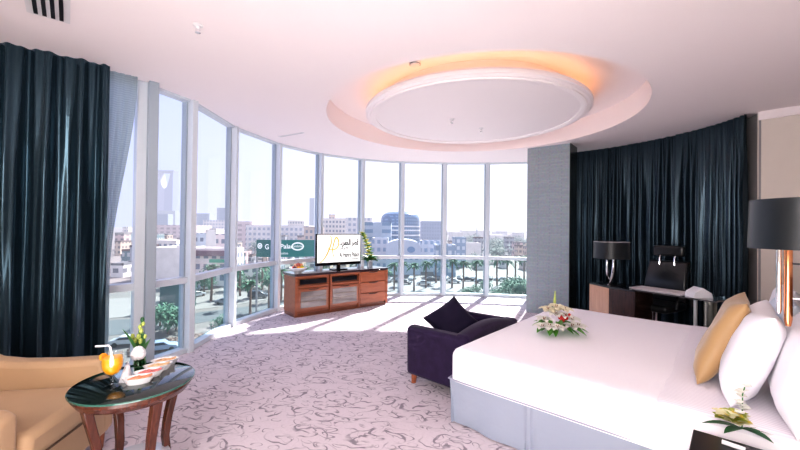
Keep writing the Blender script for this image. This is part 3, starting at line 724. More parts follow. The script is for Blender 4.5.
for k in range(4):
    a = math.radians(60+90*k); ca_, sa_ = math.cos(a), math.sin(a)
    prof = [(.235, .545), (.215, .45), (.185, .32), (.17, .2), (.185, .09), (.23, 0)]
    bm = B(); rows = []
    for i, (r, z) in enumerate(prof):
        wd = .052-.022*(i/5); dp = .045-.012*(i/5)
        c = Vector((ca_*r, sa_*r, z)); tq = Vector((-sa_, ca_, 0)); rr = Vector((ca_, sa_, 0))
        rows.append([bm.verts.new(c+tq*wd/2*sx+rr*dp/2*sy) for sx, sy in ((-1, -1), (1, -1), (1, 1), (-1, 1))])
    for p, q in zip(rows, rows[1:]):
        for j in range(4): bm.faces.new((p[j], p[(j+1) % 4], q[(j+1) % 4], q[j]))
    bm.faces.new(rows[0]); bm.faces.new(rows[-1][::-1]); obj('leg', bm, dw, st, bev=.006, sub=0)
bm = B(); lathe(bm, [(0, .12), (.18, .12), (.185, .13), (.18, .14), (0, .14)], 48); obj('shelf', bm, mat('shelf_glass', (.55, .55, .60), .1, coat=.6), st)['label'] = 'pale round lower shelf'

def tp(px, py): q = P(px, py, th); return Vector((q.x, q.y, th))
# juice
jp = tp(112, 387)
ju = thing('juice_glass', 'stemmed glass of orange juice with white straw on the side table', 'drink', jp)
cg = glass('clear_glass', (.96, .97, .98), .12)
bm = B(); lathe(bm, [(0, .0), (.036, .0), (.037, .004), (.01, .01), (.007, .02), (.007, .045), (.012, .052), (.030, .068), (.043, .095), (.046, .125), (.043, .155), (.044, .165), (.042, .165), (.041, .155), (.044, .125), (.041, .097), (.028, .071), (0, .056)], 32); obj('goblet', bm, cg, ju)
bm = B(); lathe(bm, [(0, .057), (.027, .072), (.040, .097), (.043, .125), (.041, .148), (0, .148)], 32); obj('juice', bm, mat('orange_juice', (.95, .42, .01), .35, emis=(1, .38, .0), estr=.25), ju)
bm = B(); tube(bm, [(.012, .0, .07), (-.012, .0, .195), (-.02, 0, .205), (-.085, .0, .200)], .0045, 10); obj('straw', bm, mat('straw_white', (.8, .8, .85), .4), ju)
bm = B(); lathe(bm, [(0, -.003), (.018, -.003), (.018, .003), (0, .003)], 24, M=T(-.046, 0, .148) @ RY(1.45) @ RX(.4)); obj('orange_slice', bm, mat('slice', (.95, .38, .03), .4), ju)
# napkin
np_ = tp(126, 381)
bm = B()
for s in (-1, 1):
    a = [bm.verts.new(q) for q in ((s*.022, -.025*1, 0), (s*.004, -.01, .08), (s*.004, .01, .11), (s*.02, .03, 0))]; bm.faces.new(a)
a = [bm.verts.new(q) for q in ((-.022, -.025, 0), (.022, -.025, 0), (.004, -.01, .08), (-.004, -.01, .08))]; bm.faces.new(a)
ju.scale = (1.12, 1.12, 1.12)
tag(obj('napkin', bm, mat('napkin', (.85, .85, .88), .8), loc=np_, solid=.003), 'folded white napkin standing beside the juice glass', 'napkin')
# bud vase
vp = tp(133, 372)+Vector((.0, .06, 0))
bv = thing('bud_vase', 'small vase with white rose and green buds on the side table', 'vase', vp)
bm = B(); lathe(bm, [(0, 0), (.03, 0), (.034, .03), (.026, .09), (.03, .10), (.027, .10), (.022, .09), (.03, .03), (0, .01)], 24); obj('vase_body', bm, glass('green_vase', (.35, .62, .42), .15), bv)
bm = B()
for i in range(12):
    a = i*2.1; leafmesh(bm, (0, 0, .05), (math.cos(a)*.4, math.sin(a)*.4, 1), .17+.05*(i % 3), .05, .12)
obj('leaves', bm, green, bv)
bm = B(); tube(bm, [(0, 0, .02), (.0, 0, .12), (-.01, 0, .23), (.012, 0, .31)], .004, 8); tube(bm, [(0, 0, .05), (-.02, 0, .13), (-.05, 0, .20)], .003, 8); obj('stem', bm, green, bv)
for i, (x, z, r) in enumerate([(.0, .17, .012), (-.012, .20, .013), (.004, .235, .012), (-.004, .26, .011), (.016, .28, .010), (.01, .305, .012), (-.05, .20, .012), (-.035, .175, .013), (.03, .2, .01)]):
    bm = B(); sphere(bm, (x, 0, z), r, 10, (1, 1, 1.5)); obj('bud', bm, mat('bud_lime', (.42, .50, .12), .5) if i != 5 else dkgreen, bv)
bm = B()
for L_, rad, zz in ((8, .040, .0), (7, .03, .012), (5, .02, .02)):
    for i in range(L_):
        a = i*2*PI/L_+zz*30; sphere(bm, (.020+math.cos(a)*rad*.5, -.045+math.sin(a)*rad*.5, .105+zz*1.6), rad*.66, 10, (.8, .8, 1.25))
obj('rose', bm, mat('rose_white', (.85, .84, .88), .6), bv, sharp=False)
# dishes
DS = [((139, 383), 'white oval dish nearest the front edge of the side table'), ((149, 376.5), 'white oval dish second from the front, holding pink slices'), ((158, 370), 'white oval dish third from the front, holding crackers'), ((165, 364.5), 'white oval dish farthest back near the window edge of the table')]
foodc = [(.75, .30, .16), (.72, .22, .20), (.80, .50, .28), (.70, .42, .22)]
for i, (q, lb) in enumerate(DS):
    p = tp(*q); da = math.radians(28)
    t = thing('serving_dish', lb, 'dish', p, da, 'small oval dishes on the side table')
    bm = B(); lathe(bm, [(0, 0), (.7, 0), (.85, .018), (1, .036), (.95, .036), (.8, .022), (.65, .012), (0, .012)], 32, sx=.080, sy=.042); obj('dish_body', bm, mat('porcelain', (.85, .85, .87), .15), t)
    for j in range(4):
        bm = B(); box(bm, (0, 0, 0), (.045, .045, .012), T(-.036+.024*j, 0, .026+.003*(j % 2)) @ RY(-.3) @ RZ(.4*j)); obj('snack', bm, mat('food%d' % i, foodc[i], .5, var=.4, vscale=50), t, bev=.004)

# ------------------------------------------------------------------ NIGHTSTAND + flowers + card
nk = P(694, 425, .55)
rel = nk-Cb; nx = rel.dot(v); ny = rel.dot(u)
nst = thing('nightstand', 'black topped nightstand beside the bed at the bottom right', 'nightstand', (nk.x, nk.y, 0))
MN = Matrix(((-v.x, u.x, 0, 0), (-v.y, u.y, 0, 0), (0, 0, 1, 0), (0, 0, 0, 1)))
off = .05
def nM(b_): bmesh.ops.transform(b_, matrix=MN @ T(off, 0, 0), verts=b_.verts)
bm = B(); box(bm, (.25, .25, .535), (.50, .50, .03)); nM(bm); obj('top', bm, mat('nightstand_top', (.012, .010, .012), .28), nst, bev=.003)
bm = B(); box(bm, (.25, .25, .30), (.46, .46, .44)); nM(bm); obj('carcass', bm, cw2, nst, bev=.003)
bm = B(); box(bm, (.25, .01, .40), (.42, .02, .2)); nM(bm); dr = obj('drawer', bm, cw2, nst, bev=.003)
bm = B(); tube(bm, [(.2, -.01, .4), (.3, -.01, .4)], .008, 8); nM(bm); obj('handle', bm, chrome, dr)
for x in (.05, .45):
    for y in (.05, .45):
        bm = B(); box(bm, (x, y, .04), (.04, .04, .08)); nM(bm); obj('leg', bm, cw2, nst)
fp = P(742, 433, .55)
nf = thing('flower_spray', 'yellow and white orchid spray with broad green leaves lying on the nightstand', 'flowers', fp)
bm = B()
for a, L_, w_ in ((.2, .17, .05), (-.5, .15, .045), (2.7, .16, .04), (3.4, .12, .04), (-1.2, .12, .045), (.8, .12, .04)):
    leafmesh(bm, (0, 0, .02), (math.cos(a), math.sin(a), .25), L_, w_, .3)
obj('leaves', bm, dkgreen, nf)
rg = random.Random(5)
for i in range(12):
    bm = B(); c = Vector((-.05+rg.uniform(-.03, .03), rg.uniform(-.02, .02), .05+rg.uniform(0, .03)))
    for j in range(5): b2 = i+j*2*PI/5; leafmesh(bm, c, (math.cos(b2), math.sin(b2), .5), .06, .045, .2, 4)
    obj('bloom', bm, [mat('bloom_gold', (.75, .60, .10), .5), lime, mat('petal_cream', (.8, .78, .5), .5)][i % 3], nf)
bm = B(); tube(bm, [(0, 0, .02), (.02, .02, .1), (.03, .03, .17), (.05, .04, .2)], .0025, 6); obj('stem', bm, green, nf)
for i in range(9):
    t = i/8; bm = B(); c = Vector((.0+.045*t, .04*t, .08+.12*t)) + Vector((rg.uniform(-.02, .02), 0, rg.uniform(-.01, .01)))
    for j in range(4): b2 = i+j*PI/2; leafmesh(bm, c, (math.cos(b2), math.sin(b2), .6), .03, .024, .1, 3)
    obj('small_bloom', bm, mat('petal_white', (.85, .84, .78), .5), nf)
cp = P(722, 444, .55)
bm = B(); tube(bm, [(0, 0, 0), (.05, -.06, 0)], .010, 8); tag(obj('rolled_card', bm, mat('napkin', (.85, .85, .88), .8), loc=cp+Vector((0, 0, .011))), 'small rolled white card on the nightstand in front of the orchids', 'card')

# bouquet on the bed
bp_ = P(555, 331, BH+.01)
bq = thing('flower_bouquet', 'bouquet of cream lilies with red berries and green leaves lying on the bed', 'flowers', bp_)
bq.scale = (.88, 1.05, 1.3)
rg = random.Random(12)
bm = B()
for i in range(20):
    a = rg.uniform(0, 2*PI); leafmesh(bm, (math.cos(a)*.06, math.sin(a)*.04, .04), (math.cos(a), math.sin(a)*.8, rg.uniform(-.1, .35)), rg.uniform(.12, .2), .06, .25)
for a in (-2.2, -2.6, -.9, -.5): leafmesh(bm, (math.cos(a)*.1, math.sin(a)*.1, .05), (math.cos(a), math.sin(a), .05), .2, .08, .2)
obj('leaves', bm, mat('bouquet_green', (.11, .34, .05), .45, var=.4, vscale=20), bq)
cream = mat('lily_cream', (.88, .82, .62), .5, var=.08); wh = mat('petal_white', (.85, .84, .78), .5)
LP = [(0, 0, .16), (-.08, .02, .14), (.09, .02, .14), (.04, .08, .15), (-.04, .09, .13), (-.14, -.04, .08), (.15, -.03, .08), (.17, -.12, .05), (.10, -.14, .05), (-.13, -.15, .05), (-.20, -.16, .05), (-.03, -.06, .12), (.06, -.06, .11), (-.07, -.19, .05)]
for i, p in enumerate(LP):
    bm = B(); q = Vector((p[0], p[1]*.8-.02, p[2]))
    for j in range(6):
        b2 = i*.7+j*PI/3; leafmesh(bm, q, (math.cos(b2), math.sin(b2)-.15, .55), .11, .065, .4, 5)
    lm = obj('lily', bm, cream if i < 5 else wh, bq)
    bm = B()
    for j in range(4): tube(bm, [q, q+Vector((.014*math.cos(j*1.6), .014*math.sin(j*1.6)-.01, .03))], .0016, 5)
    obj('stamen', bm, mat('stamen', (.30, .10, .03), .6), lm)
for i in range(12):
    bm = B(); sphere(bm, (rg.uniform(.0, .10), -.09+rg.uniform(-.02, .02), .11+rg.uniform(-.015, .02)), .013, 8); obj('berry', bm, mat('berry_red', (.45, .02, .015), .25), bq)
bm = B(); tube(bm, [(.02, .05, .12), (.03, .07, .20), (.035, .075, .27)], [.008, .014, .004], 8); obj('spike_bud', bm, mat('bud_lime', (.42, .50, .12), .5), bq)

# ------------------------------------------------------------------ WALL LAMP above the bed
lp = Vector((2.03, 1.84, 0)); wdst = (Hp-lp).dot(u)
wl = thing('reading_lamp', 'black drum shade reading lamp on a chrome arm at the right edge', 'lamp', (lp.x, lp.y, 1.42))
def shade(bm, r, h, z, taper=.97, th_=.003):
    lathe(bm, [(r, z), (r*taper, z+h), (r*taper-th_, z+h), (r-th_, z), (r, z)], 48)
shm = mat('black_shade', (.006, .010, .013), .38, sheen=.1)
bm = B(); shade(bm, .215, .25, 0); obj('lamp_shade', bm, shm, wl)
bm = B(); tube(bm, [(-.135, .0, .02), (-.135, .0, -.30), (-.135, .0, -.32)], [.011, .011, .008], 12); obj('chrome_tube', bm, chrome, wl)
bm = B(); tube(bm, [(-.12, -.03, .1), (-.12, -.03, -.34), (-.12, -.03, -.375)], [.016, .016, .010], 12); obj('copper_tube', bm, mat('copper', (.80, .36, .18), .12, 1), wl)['label'] = 'copper toned tube'
for z in (-.07, -.24):
    bm = B(); tube(bm, [(-.10, -.03, z), Vector((-.10, -.03, z))+u*(wdst+.05)], .006, 8); obj('arm', bm, chrome, wl)
bm = B(); q = u*(wdst-.012); box(bm, (0, 0, 0), (.02, .09, .30), T(q.x, q.y-.04, -.155) @ RZ(math.atan2(u.y, u.x))); obj('wall_plate', bm, chrome, wl, bev=.004)

# ------------------------------------------------------------------ DESK
A2 = P(609, 286, .75); B2 = P(712, 301, .75); L2 = P(590, 281.7, .75)
dn = (B2-A2).normalized(); nn = Vector((-dn.y, dn.x, 0))
if nn.x < 0: nn = -nn
q1 = A2+dn*.34; q2 = q1+nn*.42; q3 = L2+nn*.35
dk = thing('desk', 'black glass topped desk with a wooden cabinet end, before the curtain', 'desk', (A2.x, A2.y, 0))
lo_ = lambda p: (p.x-A2.x, p.y-A2.y)
bm = B(); poly(bm, [lo_(p) for p in (L2, A2, q1, q2, q3)], .0, .72)
cab = obj('cabinet', bm, wood('dark_cabinet', (.025, .012, .010), (.05, .02, .015), .25, 2, 'Z'), dk, smooth=False)
e = L2-A2; bm = B(); box(bm, (e.length/2, 0, .36), (e.length, .012, .72), T(0, 0, 0) @ RZ(math.atan2(e.y, e.x))); obj('side_panel', bm, wood('light_panel', (.42, .22, .13), (.52, .29, .18), .35, 2, 'Z'), cab, smooth=False)['label'] = 'lighter reddish wood side panel'
bm = B(); poly(bm, [lo_(p) for p in (L2-nn*.01, A2-nn*.01, q1-nn*.01, q2, q3)], .72, .745); obj('cabinet_top', bm, black_gloss, dk, smooth=False)
bm = B(); poly(bm, [lo_(p) for p in (A2+dn*.30, B2+dn*.03, B2+nn*.5+dn*.03, A2+nn*.5+dn*.30)], .735, .75); obj('glass_top', bm, mat('desk_glass', (.01, .012, .014), .04, coat=1), dk, smooth=False)
lg_ = B2-dn*.05+nn*.09-Vector((A2.x, A2.y, 0))
bm = B(); lathe(bm, [(0, 0), (.09, 0), (.09, .015), (.058, .02), (.058, .735), (0, .735)], 24, (lg_.x, lg_.y, 0)); obj('leg', bm, mat('bronze_metal', (.22, .23, .20), .25, .8), dk)
g2 = lg_-dn*.13-nn*.02
bm = B(); lathe(bm, [(0, 0), (.018, 0), (.018, .735), (0, .735)], 16, (g2.x, g2.y, 0)); obj('leg', bm, mat('pale_metal', (.6, .62, .62), .3, .6), dk)['label'] = 'slim pale leg'
# items
def dq(a, b_, z=.75): p = A2+dn*a+nn*b_; return Vector((p.x, p.y, z))
DLn = (B2-A2).length; dang = math.atan2(dn.y, dn.x)
bm = B(); box(bm, (0, 0, .006), (.60, .30, .012)); tag(obj('desk_pad', bm, mat('pad_white', (.75, .70, .72), .5), loc=P(660, 290.5, .75), bev=.003), 'flat white writing pad on the glass desk', 'pad').rotation_euler = (0, 0, dang)
bxp = P(696, 297.5, .75)
bm = B(); pr = [(-.10, 0), (.10, 0), (.085, .06), (.0, .115), (-.085, .06)]
a = [bm.verts.new((x, -.09, z)) for x, z in pr]; b_ = [bm.verts.new((x, .09, z)) for x, z in pr]; bm.faces.new(a); bm.faces.new(b_[::-1])
for i in range(5): bm.faces.new((a[i], b_[i], b_[(i+1) % 5], a[(i+1) % 5]))
tag(obj('letter_holder', bm, mat('napkin', (.85, .85, .88), .8), loc=bxp+nn*.06, bev=.004), 'small white folded paper box on the right end of the desk', 'box').rotation_euler = (0, 0, dang+.9)
# desk lamp
ldp = P(611, 281, .75); ldp = Vector((2.99, 5.20, .745))
dl = thing('table_lamp', 'black drum shade lamp with curved chrome arms on the desk cabinet', 'lamp', ldp, dang+PI/2+.3)
bm = B(); shade(bm, .23, .235, .37); obj('lamp_shade', bm, shm, dl)
bm = B(); lathe(bm, [(.224, 0), (.2265, .003), (.224, .006), (.221, .003), (.224, 0)], 48, (0, 0, .60)); obj('shade_rim', bm, mat('rim_silver', (.6, .58, .58), .4), dl)
bm = B(); q, _ = resample([(-.16, .012), (-.06, .03), (.04, .11), (.10, .22), (.11, .38)], 24); tube(bm, [(p.x, 0, p.y) for p in q], [.012+.008*math.sin(PI*i/24) for i in range(25)], 10); obj('curved_arm', bm, chrome, dl)
bm = B(); q, _ = resample([(.10, .012), (.02, .05), (-.06, .14), (-.10, .25), (-.09, .38)], 24); tube(bm, [(p.x, .03, p.y) for p in q], [.010+.006*math.sin(PI*i/24) for i in range(25)], 10); obj('curved_arm', bm, chrome, dl)
bm = B(); lathe(bm, [(0, 0), (.14, 0), (.14, .015), (0, .02)], 32, sx=1.1, sy=.7); obj('base', bm, black_gloss, dl)

# office chair
ocp = Vector((3.57, 5.14, 0)); oa = math.atan2(-nn.y, -nn.x)
lea = mat('black_leather', (.010, .012, .014), .33, coat=.2, bump=.05, bscale=60)
oc = thing('office_chair', 'black leather office chair with headrest behind the glass desk', 'chair', ocp, oa)   # +x = front
bm = B(); box(bm, (.03, 0, .47), (.50, .52, .10)); obj('seat', bm, lea, oc, bev=.04)
bm = B(); n = 8
rows = []
for i in range(n+1):
    t = i/n; z = .50+.56*t; x = -.24-.10*t+.04*math.sin(PI*t); w = .50*(1-.12*t)
    rows.append([bm.verts.new((x+dx+.03*abs(y)*2, y*w, z)) for dx, y in ((0, -.5), (.03, -.25), (.03, .25), (0, .5), (-.07, .5), (-.08, 0), (-.07, -.5))])
for p, q in zip(rows, rows[1:]):
    for j in range(7): bm.faces.new((p[j], p[(j+1) % 7], q[(j+1) % 7], q[j]))
bm.faces.new(rows[0]); bm.faces.new(rows[-1][::-1]); obj('backrest', bm, lea, oc, bev=.02)
oc.scale = (1.08, 1.12, 1.02)
bm = B(); box(bm, (-.33, 0, 1.20), (.08, .36, .15)); obj('headrest', bm, lea, oc, bev=.03)
for y in (-.085, .085):
    bm = B(); tube(bm, [(-.30, y, .72), (-.28, y, .95), (-.28, y, 1.10), (-.32, y, 1.17)], .009, 8); obj('headrest_bar', bm, chrome, oc)
for y in (-.30, .30):
    bm = B(); tube(bm, [(-.2, y, .48), (-.22, y, .68), (.12, y, .68), (.16, y, .48)], .017, 8); box(bm, (-.04, y, .69), (.30, .06, .03)); obj('armrest', bm, black_gloss, oc)
bm = B(); tube(bm, [(0, 0, .42), (0, 0, .08)], .03, 12); obj('gas_post', bm, chrome, oc)
for k in range(5):
    a = k*2*PI/5; bm = B(); tube(bm, [(0, 0, .10), (math.cos(a)*.28, math.sin(a)*.28, .065)], [.025, .015], 8); ft = obj('foot', bm, black_gloss, oc)
    bm = B(); lathe(bm, [(0, -.015), (.028, -.015), (.028, .015), (0, .015)], 12, M=T(math.cos(a)*.28, math.sin(a)*.28, .029) @ RZ(a+PI/2) @ RY(PI/2)); obj('castor', bm, black_matt, ft)

# ------------------------------------------------------------------ CEILING FITTINGS
def sprinkler(px, py, z, label):
    p = P(px, py, z); t = thing('ceiling_sprinkler', label, 'sprinkler', p, 0, None)
    bm = B(); lathe(bm, [(0, 0), (.035, 0), (.035, -.006), (.012, -.012), (.012, -.03), (0, -.03)], 20); obj('rose', bm, mat('white_metal', (.75, .73, .74), .3), t)
    bm = B(); tube(bm, [(-.012, 0, -.02), (-.016, 0, -.04), (0, 0, -.055), (.016, 0, -.04), (.012, 0, -.02)], .003, 6); lathe(bm, [(0, -.055), (.02, -.055), (.02, -.058), (0, -.058)], 16); obj('head', bm, chrome, t)
sprinkler(198, 25, H, 'small chrome sprinkler head on the ceiling at the upper left')
sprinkler(452, 119, H+.035, 'small sprinkler head near the centre of the round ceiling disc')
sprinkler(481, 128, H+.035, 'small sprinkler head on the far part of the round ceiling disc')
p = P(415, 62, H+.30); t = thing('smoke_detector', 'round white smoke detector in the ceiling recess', 'detector', p)
bm = B(); lathe(bm, [(0, 0), (.06, 0), (.062, -.02), (.05, -.04), (0, -.05)], 28); obj('cover', bm, mat('white_metal', (.75, .73, .74), .3), t)
bm = B(); lathe(bm, [(.052, -.026), (.060, -.022), (.060, -.03), (.052, -.026)], 28); obj('vent_ring', bm, black_matt, t)
g0, g1, g2_, g3 = P(30, -6, H), P(62, -6, H), P(66, 19, H), P(33, 12, H)
ce = (g0+g1+g2_+g3)/4; t = thing('air_vent', 'slotted black and white air grille in the ceiling at the top left', 'vent', ce)
dv_ = (P(48, -6, H)-P(50, 16, H)); LL = dv_.length; wv_ = (g2_-g3).length; aa = math.atan2(dv_.y, dv_.x)
bm = B(); box(bm, (0, 0, -.004), (LL+.05, wv_+.05, .008), RZ(aa)); obj('frame', bm, mat('white_metal', (.75, .73, .74), .3), t, smooth=False)
for k in range(4):
    bm = B(); box(bm, (0, (k-1.5)*wv_/4, -.010), (LL, wv_/4*.5, .006), RZ(aa)); obj('slot', bm, black_matt, t, smooth=False)
p = P(291, 134.5, H); t = thing('linear_strip', 'thin white linear strip on the ceiling near the windows', 'vent', p, -.55)  # thin pale strip with a greyer line along it
bm = B(); box(bm, (0, 0, -.004), (.55, .05, .008)); obj('frame', bm, mat('white_metal', (.9, .9, .9), .3), t, smooth=False)
bm = B(); box(bm, (0, 0, -.009), (.50, .02, .004)); obj('slot', bm, mat('slot_grey', (.6, .58, .58), .5), t, smooth=False)

# ------------------------------------------------------------------ OUTSIDE
G = -16.0
def gp(px, py): return P(px, py, G)
def flat(name, pxs, m, z=.0, label=None):
    bm = B(); poly(bm, [gp(*q) for q in pxs][::1], G-.3, G+z)
    o = struct(name, bm, m, smooth=False)
    if label: o['label'] = label
    return o
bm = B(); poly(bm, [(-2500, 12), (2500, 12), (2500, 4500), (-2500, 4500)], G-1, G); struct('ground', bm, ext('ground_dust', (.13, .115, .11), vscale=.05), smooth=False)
asph = ext('asphalt', (.075, .082, .09), vscale=.2); pale = ext('pale_paving', (.185, .17, .165), vscale=.15)
flat('road', [(90, 338), (160, 330), (228, 318), (300, 307), (300, 300), (228, 309), (160, 317), (90, 322)], asph, .03, 'grey street curving past the windows on the left')
flat('road', [(330, 285), (402, 291), (470, 294), (560, 292), (560, 281), (480, 280), (402, 279), (330, 275)], ext('road_pale', (.165, .155, .165), vscale=.2), .03, 'pale street beyond the far windows')
flat('pavement', [(90, 320), (160, 314), (228, 306), (290, 296), (300, 284), (228, 288), (160, 296), (90, 300)], pale, .05, 'pale parking strip beside the street')
# rubble strip
bm = B(); rg = random.Random(2)
for i in range(420):
    px = rg.uniform(130, 232); py = 352-(px-130)*.16+rg.uniform(-6, 5); q = gp(px, py); s = rg.uniform(.15, .5)
    bmesh.ops.create_icosphere(bm, subdivisions=1, radius=s, matrix=T(q.x, q.y, G+s*.3) @ Matrix.Diagonal((1, 1, .6, 1)))
tag(obj('rubble', bm, ext('rubble_brown', (.13, .085, .07), vscale=2, var=.6), smooth=False), 'strip of brown rubble along the street below the left windows', 'rubble', kind='stuff')

FOOT = []
def clear(x0, x1, y0, y1, pad=0.):
    return not any(x0 < b1+pad and x1 > b0-pad and y0 < d1+pad and y1 > d0-pad for b0, b1, d0, d1 in FOOT)
def building(name, px0, px1, ytop, dist, m, label, depth=12, parap=True, group=None, cat='building', ybase=None, roofm=None):
    a = D(px0, ytop, dist); b_ = D(px1, ytop, dist); w = b_.x-a.x; top = (a.z+b_.z)/2; h = top-G
    c = ((a.x+b_.x)/2, dist+depth/2, G)
    fo = (c[0]-w/2-.6, c[0]+w/2+.6, dist-.6, dist+depth+.6)
    if group and not clear(*fo): return None
    FOOT.append(fo)
    t = thing(name, label, cat, c, 0, group)
    bm = B(); box(bm, (0, 0, h/2), (w, depth, h)); obj('walls', bm, m, t, smooth=False)
    if parap:
        bm = B(); th_ = .5
        box(bm, (0, -depth/2+th_/2, h+.4), (w+.3, th_, .8)); box(bm, (0, depth/2-th_/2, h+.4), (w+.3, th_, .8)); box(bm, (-w/2+th_/2, 0, h+.4), (th_, depth, .8)); box(bm, (w/2-th_/2, 0, h+.4), (th_, depth, .8))
        obj('parapet', bm, roofm or m, t, smooth=False)
    return t, w, h
wi = (.16, .19, .25)
cA = ext('block_cream', (.62, .57, .55), windows=wi, glow=.12); cB = ext('block_white', (.62, .59, .60), windows=(.30, .33, .42), glow=.15, win=(3.4, 3.0)); cC = ext('block_blue', (.30, .36, .48), windows=(.22, .28, .40), var=.1)
cD = ext('block_tan', (.50, .40, .36), windows=wi, glow=.1); cE = ext('plain_white', (.50, .48, .48), glow=.35); cF = ext('block_rose', (.58, .47, .48), windows=(.35, .28, .30), glow=.12, win=(3.2, 5))
# landmark tower with an opening near the top
a = D(159.5, 171, 900); b_ = D(176, 171, 900); W_ = b_.x-a.x; top = a.z; yb = D(160, 189, 900).z
FOOT.append((a.x-15, b_.x+15, 870, 930)); t = thing('skyscraper', 'hazy skyscraper with a curved opening at its top seen through the left window', 'skyscraper', ((a.x+b_.x)/2, 900, G))
bm = B(); Ht = top-G; hb = yb-G; op = []
n = 14
for s, nm in ((-1, 'tower_half'), (1, 'tower_half')):
    bm = B(); pr = [(s*W_*.5*1.02, 0), (s*W_*.5, Ht)]; inn = [(s*W_*.36*math.sqrt(k/n), hb+(Ht-5-hb)*(k/n)) for k in range(n+1)]
    ptsl = [(0, 0), pr[0], (s*W_*.5, Ht-5)] + inn[::-1]
    va = [bm.verts.new((x, -12, z)) for x, z in ptsl]; vb = [bm.verts.new((x, 12, z)) for x, z in ptsl]
    bm.faces.new(va); bm.faces.new(vb[::-1])
    for i in range(len(ptsl)): bm.faces.new((va[i], vb[i], vb[(i+1) % len(ptsl)], va[(i+1) % len(ptsl)]))
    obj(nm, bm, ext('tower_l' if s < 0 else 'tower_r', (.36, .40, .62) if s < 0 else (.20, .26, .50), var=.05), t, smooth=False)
bm = B(); box(bm, (0, 0, Ht-2), (W_, 20, 5)); obj('sky_bridge', bm, ext('tower_bridge', (.22, .26, .45)), t, smooth=False)
bm = B(); box(bm, (0, 0, hb*.25), (W_*1.6, 40, hb*.5)); obj('podium', bm, cC, t, smooth=False)
# mid distance
building('office_block', 193, 209.5, 214, 500, cC, 'blue grey block on the skyline just right of the second mullion')
building('office_block', 217, 229, 208.5, 480, cC, 'taller blue grey block on the skyline left of the third mullion')
building('office_block', 154, 168, 214.5, 520, cC, 'low blue block at the foot of the skyscraper')
building('office_tower', 309.6, 314.2, 198.5, 700, cC, 'slim lone tower on the skyline above the television', depth=18)
building('office_block', 203, 232, 221, 380, cB, 'pale wide block with window rows behind the small villa', depth=30)
building('apartment_building', 150, 196, 226, 300, cF, 'rose coloured low apartments left of the second mullion', depth=25)
building('office_block', 232, 252, 222.5, 250, cF, 'rose coloured block with pale bands left of the green sign', depth=20)
building('office_block', 246, 309, 226.5, 240, cB, 'long white office block with window bands behind the green sign', depth=20)
building('office_block', 288, 304, 221.5, 330, cA, 'cream block rising behind the long white office', depth=16)
building('office_block', 304, 318, 228, 200, cD, 'tan block left of the television', depth=16)
building('apartment_building', 322, 346, 219.5, 260, cA, 'cream apartments above the television', depth=20)
building('apartment_building', 329, 335, 215.5, 285, cD, 'narrow stair tower above the television', depth=8)
building('office_block', 346, 372, 219, 230, cB, 'white office block left of the domed glass building', depth=20)
building('office_block', 364, 391, 224, 166, ext('band_blue', (.30, .36, .44), windows=(.12, .20, .30), win=(3.4, 9), glow=.1), 'blue banded office attached left of the dome', depth=14)
building('office_block', 422, 444, 222, 340, cC, 'blue grey block right of the domed glass building', depth=30)
building('office_block', 296, 306, 222.5, 600, cC, 'small distant grey block on the skyline above the sign', depth=20)
building('villa', 206, 216, 232, 140, cE, 'small white villa with dark windows behind the shops', depth=7)
building('villa', 216, 228, 236, 135, ext('villa_rose', (.66, .56, .56), windows=wi, glow=.1), 'rose villa beside the small white villa', depth=7)
building('villa', 193, 206, 235, 150, ext('villa_blue', (.50, .56, .62), windows=wi, glow=.1), 'pale blue villa left of the small white villa', depth=8)
building('workshop', 150, 183, 250, 120, cE, 'flat roofed white workshop below the skyscraper', depth=14)
building('workshop', 154, 176, 242, 160, cA, 'cream flat roofed building behind the white workshop', depth=16)
t, w, h = building('shop_row', 190, 232, 251, 108, cA, 'row of shops with a purple brown fascia', depth=8)
bm = B(); box(bm, (0, -4.6, h-.6), (w, 1.2, 1.6)); obj('fascia', bm, ext('fascia_purple', (.16, .09, .12)), t, smooth=False)
bm = B(); box(bm, (w*.22, -4.8, h-2.8), (w*.4, 1.4, .9)); obj('awning', bm, ext('awning_green', (.04, .28, .18), glow=.1), t, smooth=False)
building('shed', 160, 183, 285, 76, ext('shed_teal', (.06, .12, .12)), 'dark teal shed below the workshop', depth=5)
